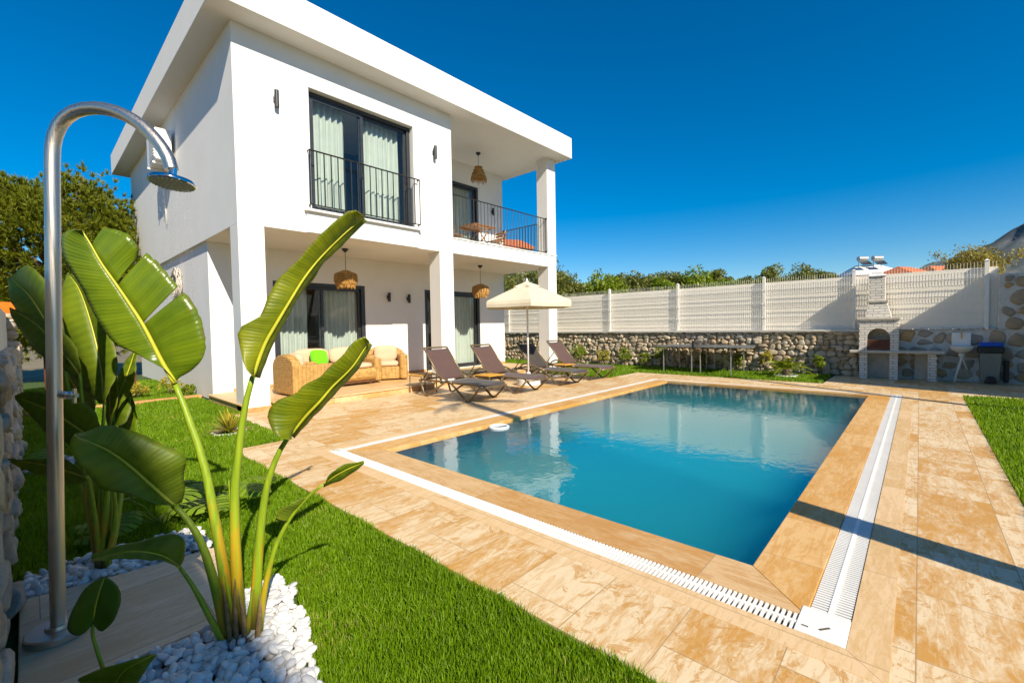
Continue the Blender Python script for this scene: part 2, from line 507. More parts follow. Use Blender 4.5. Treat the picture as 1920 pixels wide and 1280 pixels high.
MT = dict(
    white=plaster('white_plaster', (0.79, 0.775, 0.745)),
    white_side=plaster('white_plaster_weathered', (0.80, 0.785, 0.755), 0.05),
    fencewhite=simple('white_coated_steel', (0.84, 0.81, 0.75), 0.45, var=0.04),
    sheet=plaster('fence_backing_white', (0.90, 0.84, 0.74), 0.10),
    wallcap=plaster('wall_cap_cement', (0.60, 0.57, 0.51), 0.3),
    boundary=plaster('boundary_plaster', (0.70, 0.67, 0.60), 0.3),
    pav=travertine('travertine_paving'),
    pav2=travertine('travertine_border', (1.2, 3.0), (0.68, 0.48, 0.27), (0.58, 0.37, 0.15), 0.22),
    cop=travertine('travertine_coping', (0.9, 2.0), (0.65, 0.41, 0.17), (0.56, 0.28, 0.055), 0.4, veins=1.3),
    cop2=travertine('travertine_coping_long', (0.9, 2.0), (0.60, 0.40, 0.20), (0.50, 0.26, 0.075), 0.35, rot=pi / 2, veins=1.3),
    patio=travertine('travertine_patio', (0.6, 0.4), (0.64, 0.45, 0.25), (0.56, 0.33, 0.12), 0.3),
    terra=simple('terracotta_skirting', (0.55, 0.27, 0.10), 0.7, var=0.25, scale=12, bump=0.2),
    dark=simple('anthracite_frame', (0.030, 0.034, 0.040), 0.38, spec=0.5, var=0.15),
    iron=simple('black_iron', (0.018, 0.020, 0.022), 0.45, var=0.2),
    glass=glass_mat('window_glass'),
    curtain=fabric('sheer_curtain', (0.80, 0.82, 0.77), 90, trans=0.3, tcol=(0.75, 0.78, 0.7)),
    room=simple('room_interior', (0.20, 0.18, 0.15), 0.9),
    water=water_mat('pool_water'),
    mosaic=mosaic_mat('pool_mosaic'),
    drain=simple('white_plastic_grate', (0.82, 0.80, 0.76), 0.4, var=0.06, scale=3),
    trough=simple('drain_trough', (0.10, 0.085, 0.065), 0.8),
    steel=steel_mat('brushed_steel', (0.63, 0.56, 0.48), 0.36),
    chrome=steel_mat('chrome', (0.72, 0.74, 0.76), 0.07, False),
    wicker=wicker_mat('wicker'),
    rattan=wicker_mat('rattan_shade', (0.52, 0.28, 0.075)),
    cushion=fabric('peach_cushion', (0.70, 0.47, 0.31)),
    green=fabric('lime_cushion', (0.16, 0.72, 0.01)),
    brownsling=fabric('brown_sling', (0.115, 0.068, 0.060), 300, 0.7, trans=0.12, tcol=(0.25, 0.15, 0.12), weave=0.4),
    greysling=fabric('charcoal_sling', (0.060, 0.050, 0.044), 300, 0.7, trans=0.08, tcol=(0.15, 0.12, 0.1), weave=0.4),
    bronze=simple('taupe_metal_tube', (0.185, 0.135, 0.075), 0.35, metal=0.35, var=0.15),
    tabletop=simple('honey_table_top', (0.66, 0.34, 0.045), 0.4, var=0.2, scale=20),
    canvas=fabric('cream_canvas', (0.83, 0.76, 0.60), 200, 0.9, trans=0.3, tcol=(0.86, 0.72, 0.46)),
    whiteplastic=simple('white_plastic', (0.80, 0.79, 0.77), 0.35, var=0.05),
    wood=simple('oiled_wood', (0.34, 0.15, 0.045), 0.45, var=0.35, scale=18),
    darkwood=simple('dark_wood', (0.11, 0.045, 0.018), 0.5, var=0.3),
    stone=island('field_stone', [(0.56, 0.45, 0.31), (0.66, 0.56, 0.42), (0.46, 0.33, 0.20), (0.60, 0.49, 0.35), (0.40, 0.32, 0.23), (0.68, 0.60, 0.48)], 0.85, 0.9, 16),
    greystone=island('grey_stone', [(0.56, 0.46, 0.34), (0.64, 0.54, 0.42), (0.46, 0.39, 0.32), (0.60, 0.47, 0.32)], 0.9, 1.0, 22),
    bigstone=island('brown_stone', [(0.48, 0.35, 0.22), (0.40, 0.33, 0.24), (0.58, 0.36, 0.15), (0.38, 0.33, 0.27), (0.52, 0.43, 0.31)], 0.85, 0.6, 14),
    mortar=simple('pale_mortar', (0.60, 0.575, 0.53), 0.95, var=0.15, scale=7, bump=0.7, bscale=22),
    joint=simple('earth_joint', (0.30, 0.235, 0.16), 0.95, var=0.3, bump=0.5),
    pebble=island('white_pebble', [(0.62, 0.62, 0.62), (0.80, 0.79, 0.77), (0.50, 0.50, 0.51), (0.74, 0.71, 0.66), (0.84, 0.83, 0.81)], 0.5, 0.08, 10, var=0.1),
    soil=simple('dark_soil', (0.05, 0.035, 0.022), 0.95, var=0.4, bump=0.6),
    lawnbase=simple('lawn_soil', (0.045, 0.085, 0.006), 0.95, var=0.4, scale=20, bump=0.5),
    earth=simple('dry_earth', (0.20, 0.16, 0.09), 0.95, var=0.3, scale=0.4),
    block=blockwork_mat('white_split_block'),
    concrete=simple('pale_concrete', (0.55, 0.50, 0.42), 0.85, var=0.12, bump=0.2),
    firebox=simple('sooty_firebox', (0.44, 0.40, 0.34), 0.9, var=0.3),
    grill=simple('rusty_grill', (0.16, 0.065, 0.04), 0.6, metal=0.4, var=0.4, scale=30),
    ceramic=simple('white_ceramic', (0.82, 0.82, 0.80), 0.12, var=0.02, coat=0.5),
    brass=simple('brass', (0.50, 0.30, 0.08), 0.3, metal=0.9),
    bingrey=simple('grey_bin_plastic', (0.20, 0.22, 0.19), 0.5, var=0.06),
    binblue=simple('blue_bin_lid', (0.010, 0.075, 0.45), 0.35, var=0.06),
    black=simple('black_plastic', (0.014, 0.014, 0.015), 0.4, var=0.1),
    pptop=simple('blue_grey_table_top', (0.115, 0.13, 0.14), 0.35, var=0.08),
    alu=simple('grey_aluminium', (0.45, 0.45, 0.43), 0.4, metal=0.6),
    roof=roof_tile_mat('red_roof_tiles'),
    houseplaster=plaster('far_house_plaster', (0.78, 0.75, 0.70)),
    orange=fabric('orange_awning', (0.80, 0.22, 0.015), 60, trans=0.3, tcol=(0.95, 0.3, 0.02)),
    bark=simple('bark', (0.15, 0.10, 0.06), 0.95, var=0.4, scale=14, bump=0.8, bscale=25),
    twig=simple('pale_twig', (0.27, 0.19, 0.09), 0.9, var=0.3),
    wreath=simple('whitewashed_cane', (0.56, 0.50, 0.44), 0.7, var=0.25, scale=20),
    banana=leaf_mat('banana_leaf'),
    banana_young=leaf_mat('banana_leaf_young', (0.10, 0.165, 0.005), (0.31, 0.34, 0.008), 0.42, (0.60, 0.60, 0.008), 0.42, coat=0.12),
    banana_shade=leaf_mat('banana_leaf_shade', (0.110, 0.180, 0.008), (0.250, 0.325, 0.018), 0.42, (0.45, 0.54, 0.015), 0.5, coat=0.04),  # shaded leaves: warmer, brighter tone painted in to offset the blue shade
    grass=leaf_mat('grass_blade', (0.045, 0.120, 0.003), (0.215, 0.36, 0.005), 0.38, (0.36, 0.55, 0.004), 0.55, veins=False, coat=0.0),
    olive=leaf_mat('olive_leaf', (0.055, 0.085, 0.010), (0.24, 0.25, 0.055), 0.26, (0.34, 0.36, 0.05), 0.5, veins=False, coat=0.0),
    pine=leaf_mat('pine_needle', (0.038, 0.068, 0.004), (0.23, 0.25, 0.010), 0.24, (0.34, 0.36, 0.012), 0.55, veins=False, coat=0.0),
    shrub=leaf_mat('shrub_leaf', (0.060, 0.12, 0.006), (0.27, 0.33, 0.015), 0.3, (0.34, 0.45, 0.02), 0.45, veins=False, coat=0.05),
    yellowleaf=leaf_mat('yellow_variegated_leaf', (0.10, 0.15, 0.01), (0.58, 0.47, 0.06), 0.3, (0.6, 0.5, 0.05), 0.45, veins=False, coat=0.05),
    palmleaf=leaf_mat('palm_leaflet', (0.08, 0.15, 0.008), (0.30, 0.35, 0.02), 0.3, (0.45, 0.5, 0.02), 0.45, veins=False, coat=0.05),
    dryleaf=leaf_mat('autumn_leaf', (0.16, 0.13, 0.02), (0.36, 0.29, 0.04), 0.3, (0.45, 0.36, 0.05), 0.6, veins=False, coat=0.0),
    monstera=leaf_mat('monstera_leaf', (0.12, 0.22, 0.012), (0.30, 0.42, 0.03), 0.4, (0.5, 0.6, 0.03), 0.45, veins=False, coat=0.05),
)


def petiole_mat():
    t = NT('banana_petiole')
    v = t.coord()
    sep = t.add('ShaderNodeSeparateXYZ')
    uv = t.coord('UV')
    s2 = t.add('ShaderNodeSeparateXYZ')
    t.link(uv, s2.inputs[0])
    n = t.noise(t.coord(scale=(60, 60, 3)), 1, 4)
    g = t.ramp(n, [(0.3, (0.17, 0.27, 0.012)), (0.7, (0.30, 0.40, 0.02))])
    amber = t.ramp(t.math('ADD', s2.outputs[0], t.math('MULTIPLY', t.noise(v, 22, 4), 0.25)), [(0.22, (0, 0, 0)), (0.36, (0.7,) * 3), (0.50, (0.5,) * 3), (0.64, (0, 0, 0))])
    side = t.ramp(t.noise(t.coord(scale=(30, 30, 2)), 1, 2), [(0.40, (0, 0, 0)), (0.52, (1.0,) * 3)])
    c = t.mix(t.mix(1.0, amber, side, 'MULTIPLY'), g, (0.60, 0.27, 0.012))
    brown = t.ramp(t.math('ADD', s2.outputs[0], t.math('MULTIPLY', n, 0.22)), [(0.16, (0.9,) * 3), (0.34, (0, 0, 0))])
    c = t.mix(brown, c, (0.10, 0.060, 0.016))
    t.base(c)
    t.set(rough=0.4, spec=0.4)
    t.bump(n, 0.12, 0.004)
    return t.m


MT['petiole'] = petiole_mat()
MT['midrib'] = simple('banana_midrib', (0.48, 0.47, 0.025), 0.4, var=0.15)


# ------------------------------------------------------------------ mesh tools
class MB:
    def __init__(self):
        self.v, self.f, self.uv = [], [], []

    def add(self, verts, faces, uvs=None):
        b = len(self.v)
        self.v += [tuple(map(float, q)) for q in verts]
        self.f += [tuple(i + b for i in fc) for fc in faces]
        if uvs is not None:
            while len(self.uv) < b:
                self.uv.append((0, 0))
            self.uv += [tuple(map(float, q)) for q in uvs]
        return self

    def box(self, x0, x1, y0, y1, z0, z1):
        vs = [(x0, y0, z0), (x1, y0, z0), (x1, y1, z0), (x0, y1, z0), (x0, y0, z1), (x1, y0, z1), (x1, y1, z1), (x0, y1, z1)]
        return self.add(vs, [(0, 3, 2, 1), (4, 5, 6, 7), (0, 1, 5, 4), (1, 2, 6, 5), (2, 3, 7, 6), (3, 0, 4, 7)])

    def obox(self, c, s, rz=0.0, ry=0.0, rx=0.0):
        m = Matrix.Rotation(rz, 3, 'Z') @ Matrix.Rotation(ry, 3, 'Y') @ Matrix.Rotation(rx, 3, 'X')
        vs = []
        for dz in (-.5, .5):
            for dx, dy in ((-.5, -.5), (.5, -.5), (.5, .5), (-.5, .5)):
                p = m @ Vector((dx * s[0], dy * s[1], dz * s[2]))
                vs.append((c[0] + p.x, c[1] + p.y, c[2] + p.z))
        return self.add(vs, [(0, 3, 2, 1), (4, 5, 6, 7), (0, 1, 5, 4), (1, 2, 6, 5), (2, 3, 7, 6), (3, 0, 4, 7)])

    def quad(self, a, b, c, d):
        return self.add([a, b, c, d], [(0, 1, 2, 3)])

    def tube(self, pts, rad, n=8, closed=False, uv=False):
        pts = [np.array(p, float) for p in pts]
        m = len(pts)
        if isinstance(rad, (int, float)):
            rad = [rad] * m
        vs, us, fs = [], [], []
        prev = None
        L = 0.0
        tot = sum(np.linalg.norm(pts[i + 1] - pts[i]) for i in range(m - 1)) or 1
        for i in range(m):
            if closed:
                t = pts[(i + 1) % m] - pts[i - 1]
            else:
                t = pts[min(i + 1, m - 1)] - pts[max(i - 1, 0)]
            t = t / (np.linalg.norm(t) + 1e-9)
            if prev is None:
                a = np.array([0, 0, 1.0]) if abs(t[2]) < 0.9 else np.array([1.0, 0, 0])
                x = np.cross(a, t)
            else:
                x = prev - t * (prev @ t)
            x = x / (np.linalg.norm(x) + 1e-9)
            prev = x
            y = np.cross(t, x)
            if i:
                L += np.linalg.norm(pts[i] - pts[i - 1])
            for k in range(n):
                a = 2 * pi * k / n
                vs.append(pts[i] + (x * cos(a) + y * sin(a)) * rad[i])
                us.append((L / tot, k / n))
        rng_i = range(m) if closed else range(m - 1)
        for i in rng_i:
            j = (i + 1) % m
            for k in range(n):
                k2 = (k + 1) % n
                fs.append((i * n + k, i * n + k2, j * n + k2, j * n + k))
        if not closed:
            fs.append(tuple(reversed(range(n))))
            fs.append(tuple((m - 1) * n + k for k in range(n)))
        return self.add(vs, fs, us if uv else None)

    def lathe(self, prof, c=(0, 0, 0), n=24, axis=None, cap=True):
        """prof: list of (radius, height) round the vertical line through c (or round axis)"""
        vs, fs = [], []
        m = len(prof)
        if axis is not None:
            q = Vector((0, 0, 1)).rotation_difference(Vector(axis).normalized())
        for r, h in prof:
            for k in range(n):
                a = 2 * pi * k / n
                p = Vector((r * cos(a), r * sin(a), h))
                if axis is not None:
                    p = q @ p
                vs.append((c[0] + p.x, c[1] + p.y, c[2] + p.z))
        for i in range(m - 1):
            for k in range(n):
                k2 = (k + 1) % n
                fs.append((i * n + k, i * n + k2, (i + 1) * n + k2, (i + 1) * n + k))
        if cap:
            fs.append(tuple(reversed(range(n))))
            fs.append(tuple((m - 1) * n + k for k in range(n)))
        return self.add(vs, fs)

    def prism(self, poly, axis, a0, a1):
        """poly in the two axes left over by axis ('x','y','z'), run from a0 to a1"""
        def mk(p, a):
            return {'x': (a, p[0], p[1]), 'y': (p[0], a, p[1]), 'z': (p[0], p[1], a)}[axis]
        n = len(poly)
        vs = [mk(p, a0) for p in poly] + [mk(p, a1) for p in poly]
        fs = [tuple(range(n)), tuple(reversed(range(n, 2 * n)))]
        for i in range(n):
            j = (i + 1) % n
            fs.append((i, i + n, j + n, j))
        return self.add(vs, fs)

    def grid(self, P, uvs=None):
        """P: array [n][m] of points"""
        n, m = len(P), len(P[0])
        vs = [p for row in P for p in row]
        fs = [(i * m + j, i * m + j + 1, (i + 1) * m + j + 1, (i + 1) * m + j) for i in range(n - 1) for j in range(m - 1)]
        return self.add(vs, fs, [q for row in uvs for q in row] if uvs is not None else None)

    def build(self, name, mat, parent=None, smooth=False, bevel=0.0, solid=0.0, seg=2, auto=None):
        me = bpy.data.meshes.new(name)
        me.from_pydata(self.v, [], self.f)
        me.materials.append(MT[mat] if isinstance(mat, str) else mat)
        if self.uv:
            while len(self.uv) < len(self.v):
                self.uv.append((0, 0))
            lay = me.uv_layers.new(name='UVMap')
            li = np.zeros(len(me.loops), dtype=np.int32)
            me.loops.foreach_get('vertex_index', li)
            lay.data.foreach_set('uv', np.array(self.uv, dtype=np.float32)[li].ravel())
        me.update()
        if smooth:
            me.polygons.foreach_set('use_smooth', np.ones(len(me.polygons), dtype=bool))
            if auto:
                me.set_sharp_from_angle(angle=radians(auto))
        o = bpy.data.objects.new(name, me)
        col.objects.link(o)
        if parent is not None:
            o.parent = parent
            if parent.type == 'EMPTY' and parent.get('_world'):
                o.location = -Vector(parent.location)
        if solid:
            md = o.modifiers.new('thickness', 'SOLIDIFY')
            md.thickness = solid
            md.offset = 0
        if bevel:
            md = o.modifiers.new('bevel', 'BEVEL')
            md.width = bevel
            md.segments = seg
            md.limit_method = 'ANGLE'
            md.angle_limit = radians(40)
        return o


def raw_mesh(name, verts, quads, mat, parent=None, smooth=False):
    """fast path for very many faces: quads is an (n,4) or (n,3) int array"""
    me = bpy.data.meshes.new(name)
    k = quads.shape[1]
    me.vertices.add(len(verts))
    me.vertices.foreach_set('co', np.ascontiguousarray(verts, dtype=np.float32).ravel())
    me.loops.add(quads.size)
    me.loops.foreach_set('vertex_index', np.ascontiguousarray(quads, dtype=np.int32).ravel())
    me.polygons.add(len(quads))
    me.polygons.foreach_set('loop_start', np.arange(0, quads.size, k, dtype=np.int32))
    try:
        me.polygons.foreach_set('loop_total', np.full(len(quads), k, dtype=np.int32))
    except Exception:
        pass
    me.update(calc_edges=True)
    me.validate()
    if smooth:
        me.polygons.foreach_set('use_smooth', np.ones(len(me.polygons), dtype=bool))
    me.materials.append(MT[mat])
    o = bpy.data.objects.new(name, me)
    col.objects.link(o)
    if parent is not None:
        o.parent = parent
        if parent.type == 'EMPTY' and parent.get('_world'):
            o.location = -Vector(parent.location)
    return o


def tag(o, label, cat, group=None, kind=None):
    o['label'] = label
    o['category'] = cat
    if group:
        o['group'] = group
    if kind:
        o['kind'] = kind
    return o


def thing(name, label, cat, loc=(0, 0, 0), group=None, rz=0.0, world=True):
    """an Empty at the thing's base; with world=True its parts are built in world coordinates"""
    o = bpy.data.objects.new(name, None)
    col.objects.link(o)
    o.empty_display_size = 0.2
    o.location = loc
    o.rotation_euler = (0, 0, rz)
    if world:
        o['_world'] = 1
    return tag(o, label, cat, group)


def dup(root, loc, rz, label):
    r = root.copy()
    col.objects.link(r)
    r.location = loc
    r.rotation_euler = (0, 0, rz)
    r['label'] = label
    for ch in list(root.children):
        c = ch.copy()
        col.objects.link(c)
        c.parent = r
        for g in list(ch.children):
            d = g.copy()
            col.objects.link(d)
            d.parent = c
    return r


def struct(o, label, cat):
    return tag(o, label, cat, kind='structure')


def spline(pts, n):
    """Catmull-Rom resampled to n points by arc length"""
    P = np.array(pts, float)
    if len(P) == 2:
        t = np.linspace(0, 1, n)[:, None]
        return P[0] * (1 - t) + P[1] * t
    Q = np.vstack([2 * P[0] - P[1], P, 2 * P[-1] - P[-2]])
    out = []
    for i in range(1, len(Q) - 2):
        for t in np.linspace(0, 1, 14, endpoint=False):
            a, b, c, d = Q[i - 1], Q[i], Q[i + 1], Q[i + 2]
            out.append(0.5 * ((2 * b) + (-a + c) * t + (2 * a - 5 * b + 4 * c - d) * t * t + (-a + 3 * b - 3 * c + d) * t ** 3))
    out.append(P[-1])
    out = np.array(out)
    s = np.concatenate([[0], np.cumsum(np.linalg.norm(np.diff(out, axis=0), axis=1))])
    q = np.linspace(0, s[-1], n)
    return np.stack([np.interp(q, s, out[:, k]) for k in range(3)], axis=1)


def ico(sub):
    import bmesh
    bm = bmesh.new()
    bmesh.ops.create_icosphere(bm, subdivisions=sub, radius=1)
    v = np.array([q.co[:] for q in bm.verts])
    f = np.array([[q.index for q in fc.verts] for fc in bm.faces])
    bm.free()
    return v, f


ICO2, ICO2F = ico(2)
ICO3, ICO3F = ico(3)


def rocks(items, sub=3, facets=14, soft=0.0, face=0):
    """items: (centre, half sizes, roll) -> verts, tris. Each rock is a ball cut by random planes."""
    B, F = (ICO3, ICO3F) if sub == 3 else (ICO2, ICO2F)
    V, T = [], []
    nb = 0
    for c, s, roll in items:
        N = rng.normal(size=(facets, 3))
        N /= np.linalg.norm(N, axis=1)[:, None]
        h = rng.uniform(0.58, 0.90, facets)
        if face:
            N = np.vstack([N, [face, rng.normal(0, .13), rng.normal(0, .13)]])
            N[-1] /= np.linalg.norm(N[-1])
            h = np.append(h, .55)
        dd = B @ N.T
        r = np.where(dd > 0.05, h / np.maximum(dd, 0.05), 9)
        r = np.minimum(r.min(axis=1), 1.0 + soft) * (1 + rng.normal(0, .013, len(B)))
        p = B * r[:, None]
        mx = np.abs(p).max(axis=0)
        p = p / mx * np.array(s)
        cr, sr = cos(roll), sin(roll)
        y, z = p[:, 1] * cr - p[:, 2] * sr, p[:, 1] * sr + p[:, 2] * cr
        p = np.stack([p[:, 0], y, z], axis=1) + np.array(c)
        V.append(p)
        T.append(F + nb)
        nb += len(B)
    return np.vstack(V), np.vstack(T)


def leaf_cloud(centres, spread, per, size, aspect=2.6, droop=0.0):
    """rhombic leaves scattered round clump centres; spread: radius per clump (array)"""
    C = np.repeat(np.array(centres), per, axis=0)
    R = np.repeat(np.array(spread), per)
    n = len(C)
    d = rng.normal(size=(n, 3))
    d /= np.linalg.norm(d, axis=1)[:, None]
    P = C + d * (R * rng.uniform(0.25, 1.0, n) ** 0.6)[:, None]
    a = rng.normal(size=(n, 3)) * 0.8 + d * 0.9
    a[:, 2] -= droop
    a /= np.linalg.norm(a, axis=1)[:, None]
    b = np.cross(a, rng.normal(size=(n, 3)))
    b /= np.linalg.norm(b, axis=1)[:, None]
    L = size * rng.uniform(0.6, 1.35, n)[:, None]
    W = L / aspect
    V = np.stack([P - a * L * .5, P + b * W * .5, P + a * L * .5, P - b * W * .5], axis=1).reshape(-1, 3)
    return V, np.arange(n * 4).reshape(-1, 4)


def crown_clumps(c, rx, ry, rz, n, rcl, low=-0.5):
    out, rad = [], []
    while len(out) < n:
        d = rng.normal(size=3)
        d /= np.linalg.norm(d)
        if d[2] < low:
            continue
        k = rng.uniform(0.55, 1.0)
        out.append((c[0] + d[0] * rx * k, c[1] + d[1] * ry * k, c[2] + d[2] * rz * k))
        rad.append(rcl * rng.uniform(0.65, 1.3))
    return out, rad


# ------------------------------------------------------------------ ground, paving, pool
PX0, PX1, PY0, PY1 = 2.787, 10.60, 0.70, 4.57           # water edge
IX0, IX1, IY0, IY1 = 2.465, 10.83, 0.385, 4.89          # grate, inner edge
OX0, OX1, OY0, OY1 = 2.318, 10.97, 0.222, 5.04          # grate, outer edge
BX0, BX1, BY0, BY1 = 2.17, 11.12, 0.075, 5.19           # border stones, outer edge


def ring(mb, a, b, z0, z1):
    (ax0, ax1, ay0, ay1), (bx0, bx1, by0, by1) = a, b
    mb.box(ax0, ax1, ay0, by0, z0, z1)
    mb.box(ax0, ax1, by1, ay1, z0, z1)
    mb.box(ax0, bx0, by0, by1, z0, z1)
    mb.box(bx1, ax1, by0, by1, z0, z1)


def mitred(a, b, z0, z1):
    """four mitred slabs between the outer rectangle a and the inner rectangle b: near-x, far-x, y0, y1"""
    (ax0, ax1, ay0, ay1), (bx0, bx1, by0, by1) = a, b
    g = 0.0012
    return dict(
        x0=[(ax0, ay0 + g), (bx0, by0 + g), (bx0, by1 - g), (ax0, ay1 - g)],
        x1=[(ax1, ay1 - g), (bx1, by1 - g), (bx1, by0 + g), (ax1, ay0 + g)],
        y0=[(ax0 + g, ay0), (ax1 - g, ay0), (bx1 - g, by0), (bx0 + g, by0)],
        y1=[(ax1 - g, ay1), (ax0 + g, ay1), (bx0 + g, by1), (bx1 - g, by1)])


m = MB()
G0 = (-1500, 2500, -1500, 2500)
ring(m, G0, (PX0 - .3, PX1 + .2, PY0 - .3, PY1 + .3), -0.30, -0.06)
struct(m.build('ground', 'earth'), 'dry earth ground stretching beyond the garden walls', 'ground')

m = MB()
# lawns and beds lie on dark soil
m.box(-0.3, 1.62, -4, 20, -0.059, -0.012)
m.box(1.62, 2.3, 6.0, 20, -0.059, -0.012)
m.box(2.3, 2.56, 8.4, 20, -0.059, -0.012)
m.box(10.45, 14.2, 6.1, 30, -0.059, -0.012)
m.box(12.1, 14.2, 1.6, 6.1, -0.059, -0.012)
m.box(1.8, 11.44, -9, -0.58, -0.059, -0.012)
struct(m.build('lawn_soil', 'lawnbase'), 'dark soil under the lawns', 'soil')

m = MB()
P0 = (1.62, 12.1, -0.58, 6.0)
ring(m, P0, (BX0, BX1, BY0, BY1), -0.058, 0.0)
m.box(2.3, 10.45, 6.0, 8.60, -0.058, 0.0)
m.box(10.45, 12.1, 6.0, 6.1, -0.058, 0.0)
m.box(12.1, 14.2, -9, 1.6, -0.058, 0.0)
m.box(11.44, 12.1, -9, -0.58, -0.058, 0.0)
m.box(1.0, 1.8, -9, -0.58, -0.058, 0.0)
struct(m.build('paving', 'pav'), 'travertine paving around the pool, cream with ochre stains', 'paving')

mt = mitred((BX0, BX1, BY0, BY1), (OX0 - .002, OX1 + .002, OY0 - .002, OY1 + .002), 0, 0)
for k, mat in (('x', 'pav2'), ('y', 'pav2')):
    m = MB()
    for s in ('0', '1'):
        m.prism(mt[k + s], 'z', -0.058, 0.002)
    struct(m.build('border_stone', mat), 'plain travertine border outside the white grate', 'border')
mt = mitred((IX0 + .002, IX1 - .002, IY0 + .002, IY1 - .002), (PX0, PX1, PY0, PY1), 0, 0)
for k, mat in (('x', 'cop2'), ('y', 'cop')):
    m = MB()
    for s in ('0', '1'):
        m.prism(mt[k + s], 'z', -0.058, 0.001)
    struct(m.build('pool_coping', mat, bevel=0.004), 'veined travertine coping along the water', 'coping')

m = MB()
D = -1.15
e = 0.03
m.quad((PX0 - e, PY0 - e, D), (PX1 + e, PY0 - e, D), (PX1 + e, PY1 + e, D), (PX0 - e, PY1 + e, D))
m.quad((PX0 - e, PY0 - e, D), (PX0 - e, PY1 + e, D), (PX0 - e, PY1 + e, -.059), (PX0 - e, PY0 - e, -.059))
m.quad((PX1 + e, PY0 - e, D), (PX1 + e, PY0 - e, -.059), (PX1 + e, PY1 + e, -.059), (PX1 + e, PY1 + e, D))
m.quad((PX0 - e, PY0 - e, D), (PX0 - e, PY0 - e, -.059), (PX1 + e, PY0 - e, -.059), (PX1 + e, PY0 - e, D))
m.quad((PX0 - e, PY1 + e, D), (PX1 + e, PY1 + e, D), (PX1 + e, PY1 + e, -.059), (PX0 - e, PY1 + e, -.059))
struct(m.build('pool_basin', 'mosaic'), 'turquoise mosaic basin of the pool', 'pool')
m = MB()
m.box(PX0 - .028, PX1 + .028, PY0 - .028, PY1 + .028, D + .003, -.028)
wo_ = m.build('pool_water', 'water')
wo_.data.materials.append(water_side_mat('pool_water_side'))
for p_ in wo_.data.polygons:
    p_.material_index = 0 if p_.normal.z > .5 else 1
struct(wo_, 'still turquoise water filling the pool', 'water')
m = MB()
ring(m, (OX0 - .002, OX1 + .002, OY0 - .002, OY1 + .002), (IX0 + .002, IX1 - .002, IY0 + .002, IY1 - .002), -0.10, -0.045)
struct(m.build('drain_channel', 'trough'), 'dark overflow channel under the white grate', 'channel')


def grate(name, x0, x1, y0, y1, along, label):
    t = thing(name, label, 'drain grate', ((x0 + x1) / 2, (y0 + y1) / 2, 0), 'overflow grates around the pool')
    s = MB()
    pitch, w = 0.0245, 0.0125
    if along == 'x':
        n = int((x1 - x0) / pitch)
        for i in range(n):
            a = x0 + (i + .5) * (x1 - x0) / n
            s.box(a - w / 2, a + w / 2, y0 + .003, y1 - .003, -0.018, -0.001)
    else:
        n = int((y1 - y0) / pitch)
        for i in range(n):
            a = y0 + (i + .5) * (y1 - y0) / n
            s.box(x0 + .003, x1 - .003, a - w / 2, a + w / 2, -0.018, -0.001)
    s.build('slats', 'drain', t)
    r = MB()
    if along == 'x':
        c = (y0 + y1) / 2
        r.box(x0, x1, c - .010, c + .010, -0.017, 0.001)
    else:
        c = (x0 + x1) / 2
        r.box(c - .010, c + .010, y0, y1, -0.017, 0.001)
    r.build('spine', 'drain', t)
    return t


grate('overflow_grate', OX0, IX0, IY0 + .03, IY1 - .0, 'y', 'white slatted grate nearest the lawn, along the short side of the pool')
grate('overflow_grate', OX0 + .23, OX1, OY0, IY0, 'x', 'white slatted grate along the long side opposite the house')
grate('overflow_grate', IX0, OX1, IY1, OY1, 'x', 'white slatted grate along the long side by the loungers')
grate('overflow_grate', IX1, OX1, IY0 + .004, IY1 - .004, 'y', 'white slatted grate along the far short side by the stone wall')


def cover(cx0, cx1, cy0, cy1, label):
    t = thing('drain_cover', label, 'drain cover', ((cx0 + cx1) / 2, (cy0 + cy1) / 2, 0), 'corner covers of the grate')
    MB().box(cx0, cx1, cy0, cy1, -0.018, 0.0035).build('plate', 'drain', t, bevel=.002)
    MB().obox((cx0 + .085, cy0 + .085, .0045), (.010, .055, .002), 0.9).build('finger_slot', 'trough', t)
    MB().obox((cx0 + .055, cy1 - .035, .0045), (.008, .026, .002), 0.0).build('finger_slot', 'trough', t)


cover(OX0, OX0 + .228, OY0, IY0 + .028, 'white corner plate of the grate with a finger slot, near corner of the pool')
cover(OX0, IX0 - .001, IY1 + .001, OY1, 'white corner plate of the grate at the lounger side')

# ------------------------------------------------------------------ patio and house
m = MB()
m.box(2.5, 11.5, 8.64, 10.75, -0.058, 0.105)
m.box(2.98, 6.39, 8.315, 8.639, -0.057, 0.105)
struct(m.build('patio', 'patio'), 'raised travertine patio under the house', 'patio')
m = MB()
m.box(2.47, 11.53, 8.615, 10.75, 0.106, 0.13)
m.box(2.95, 6.42, 8.29, 8.614, 0.106, 0.13)
struct(m.build('patio_edge_slab', 'pav2', bevel=.004), 'travertine slab edge of the patio', 'patio')

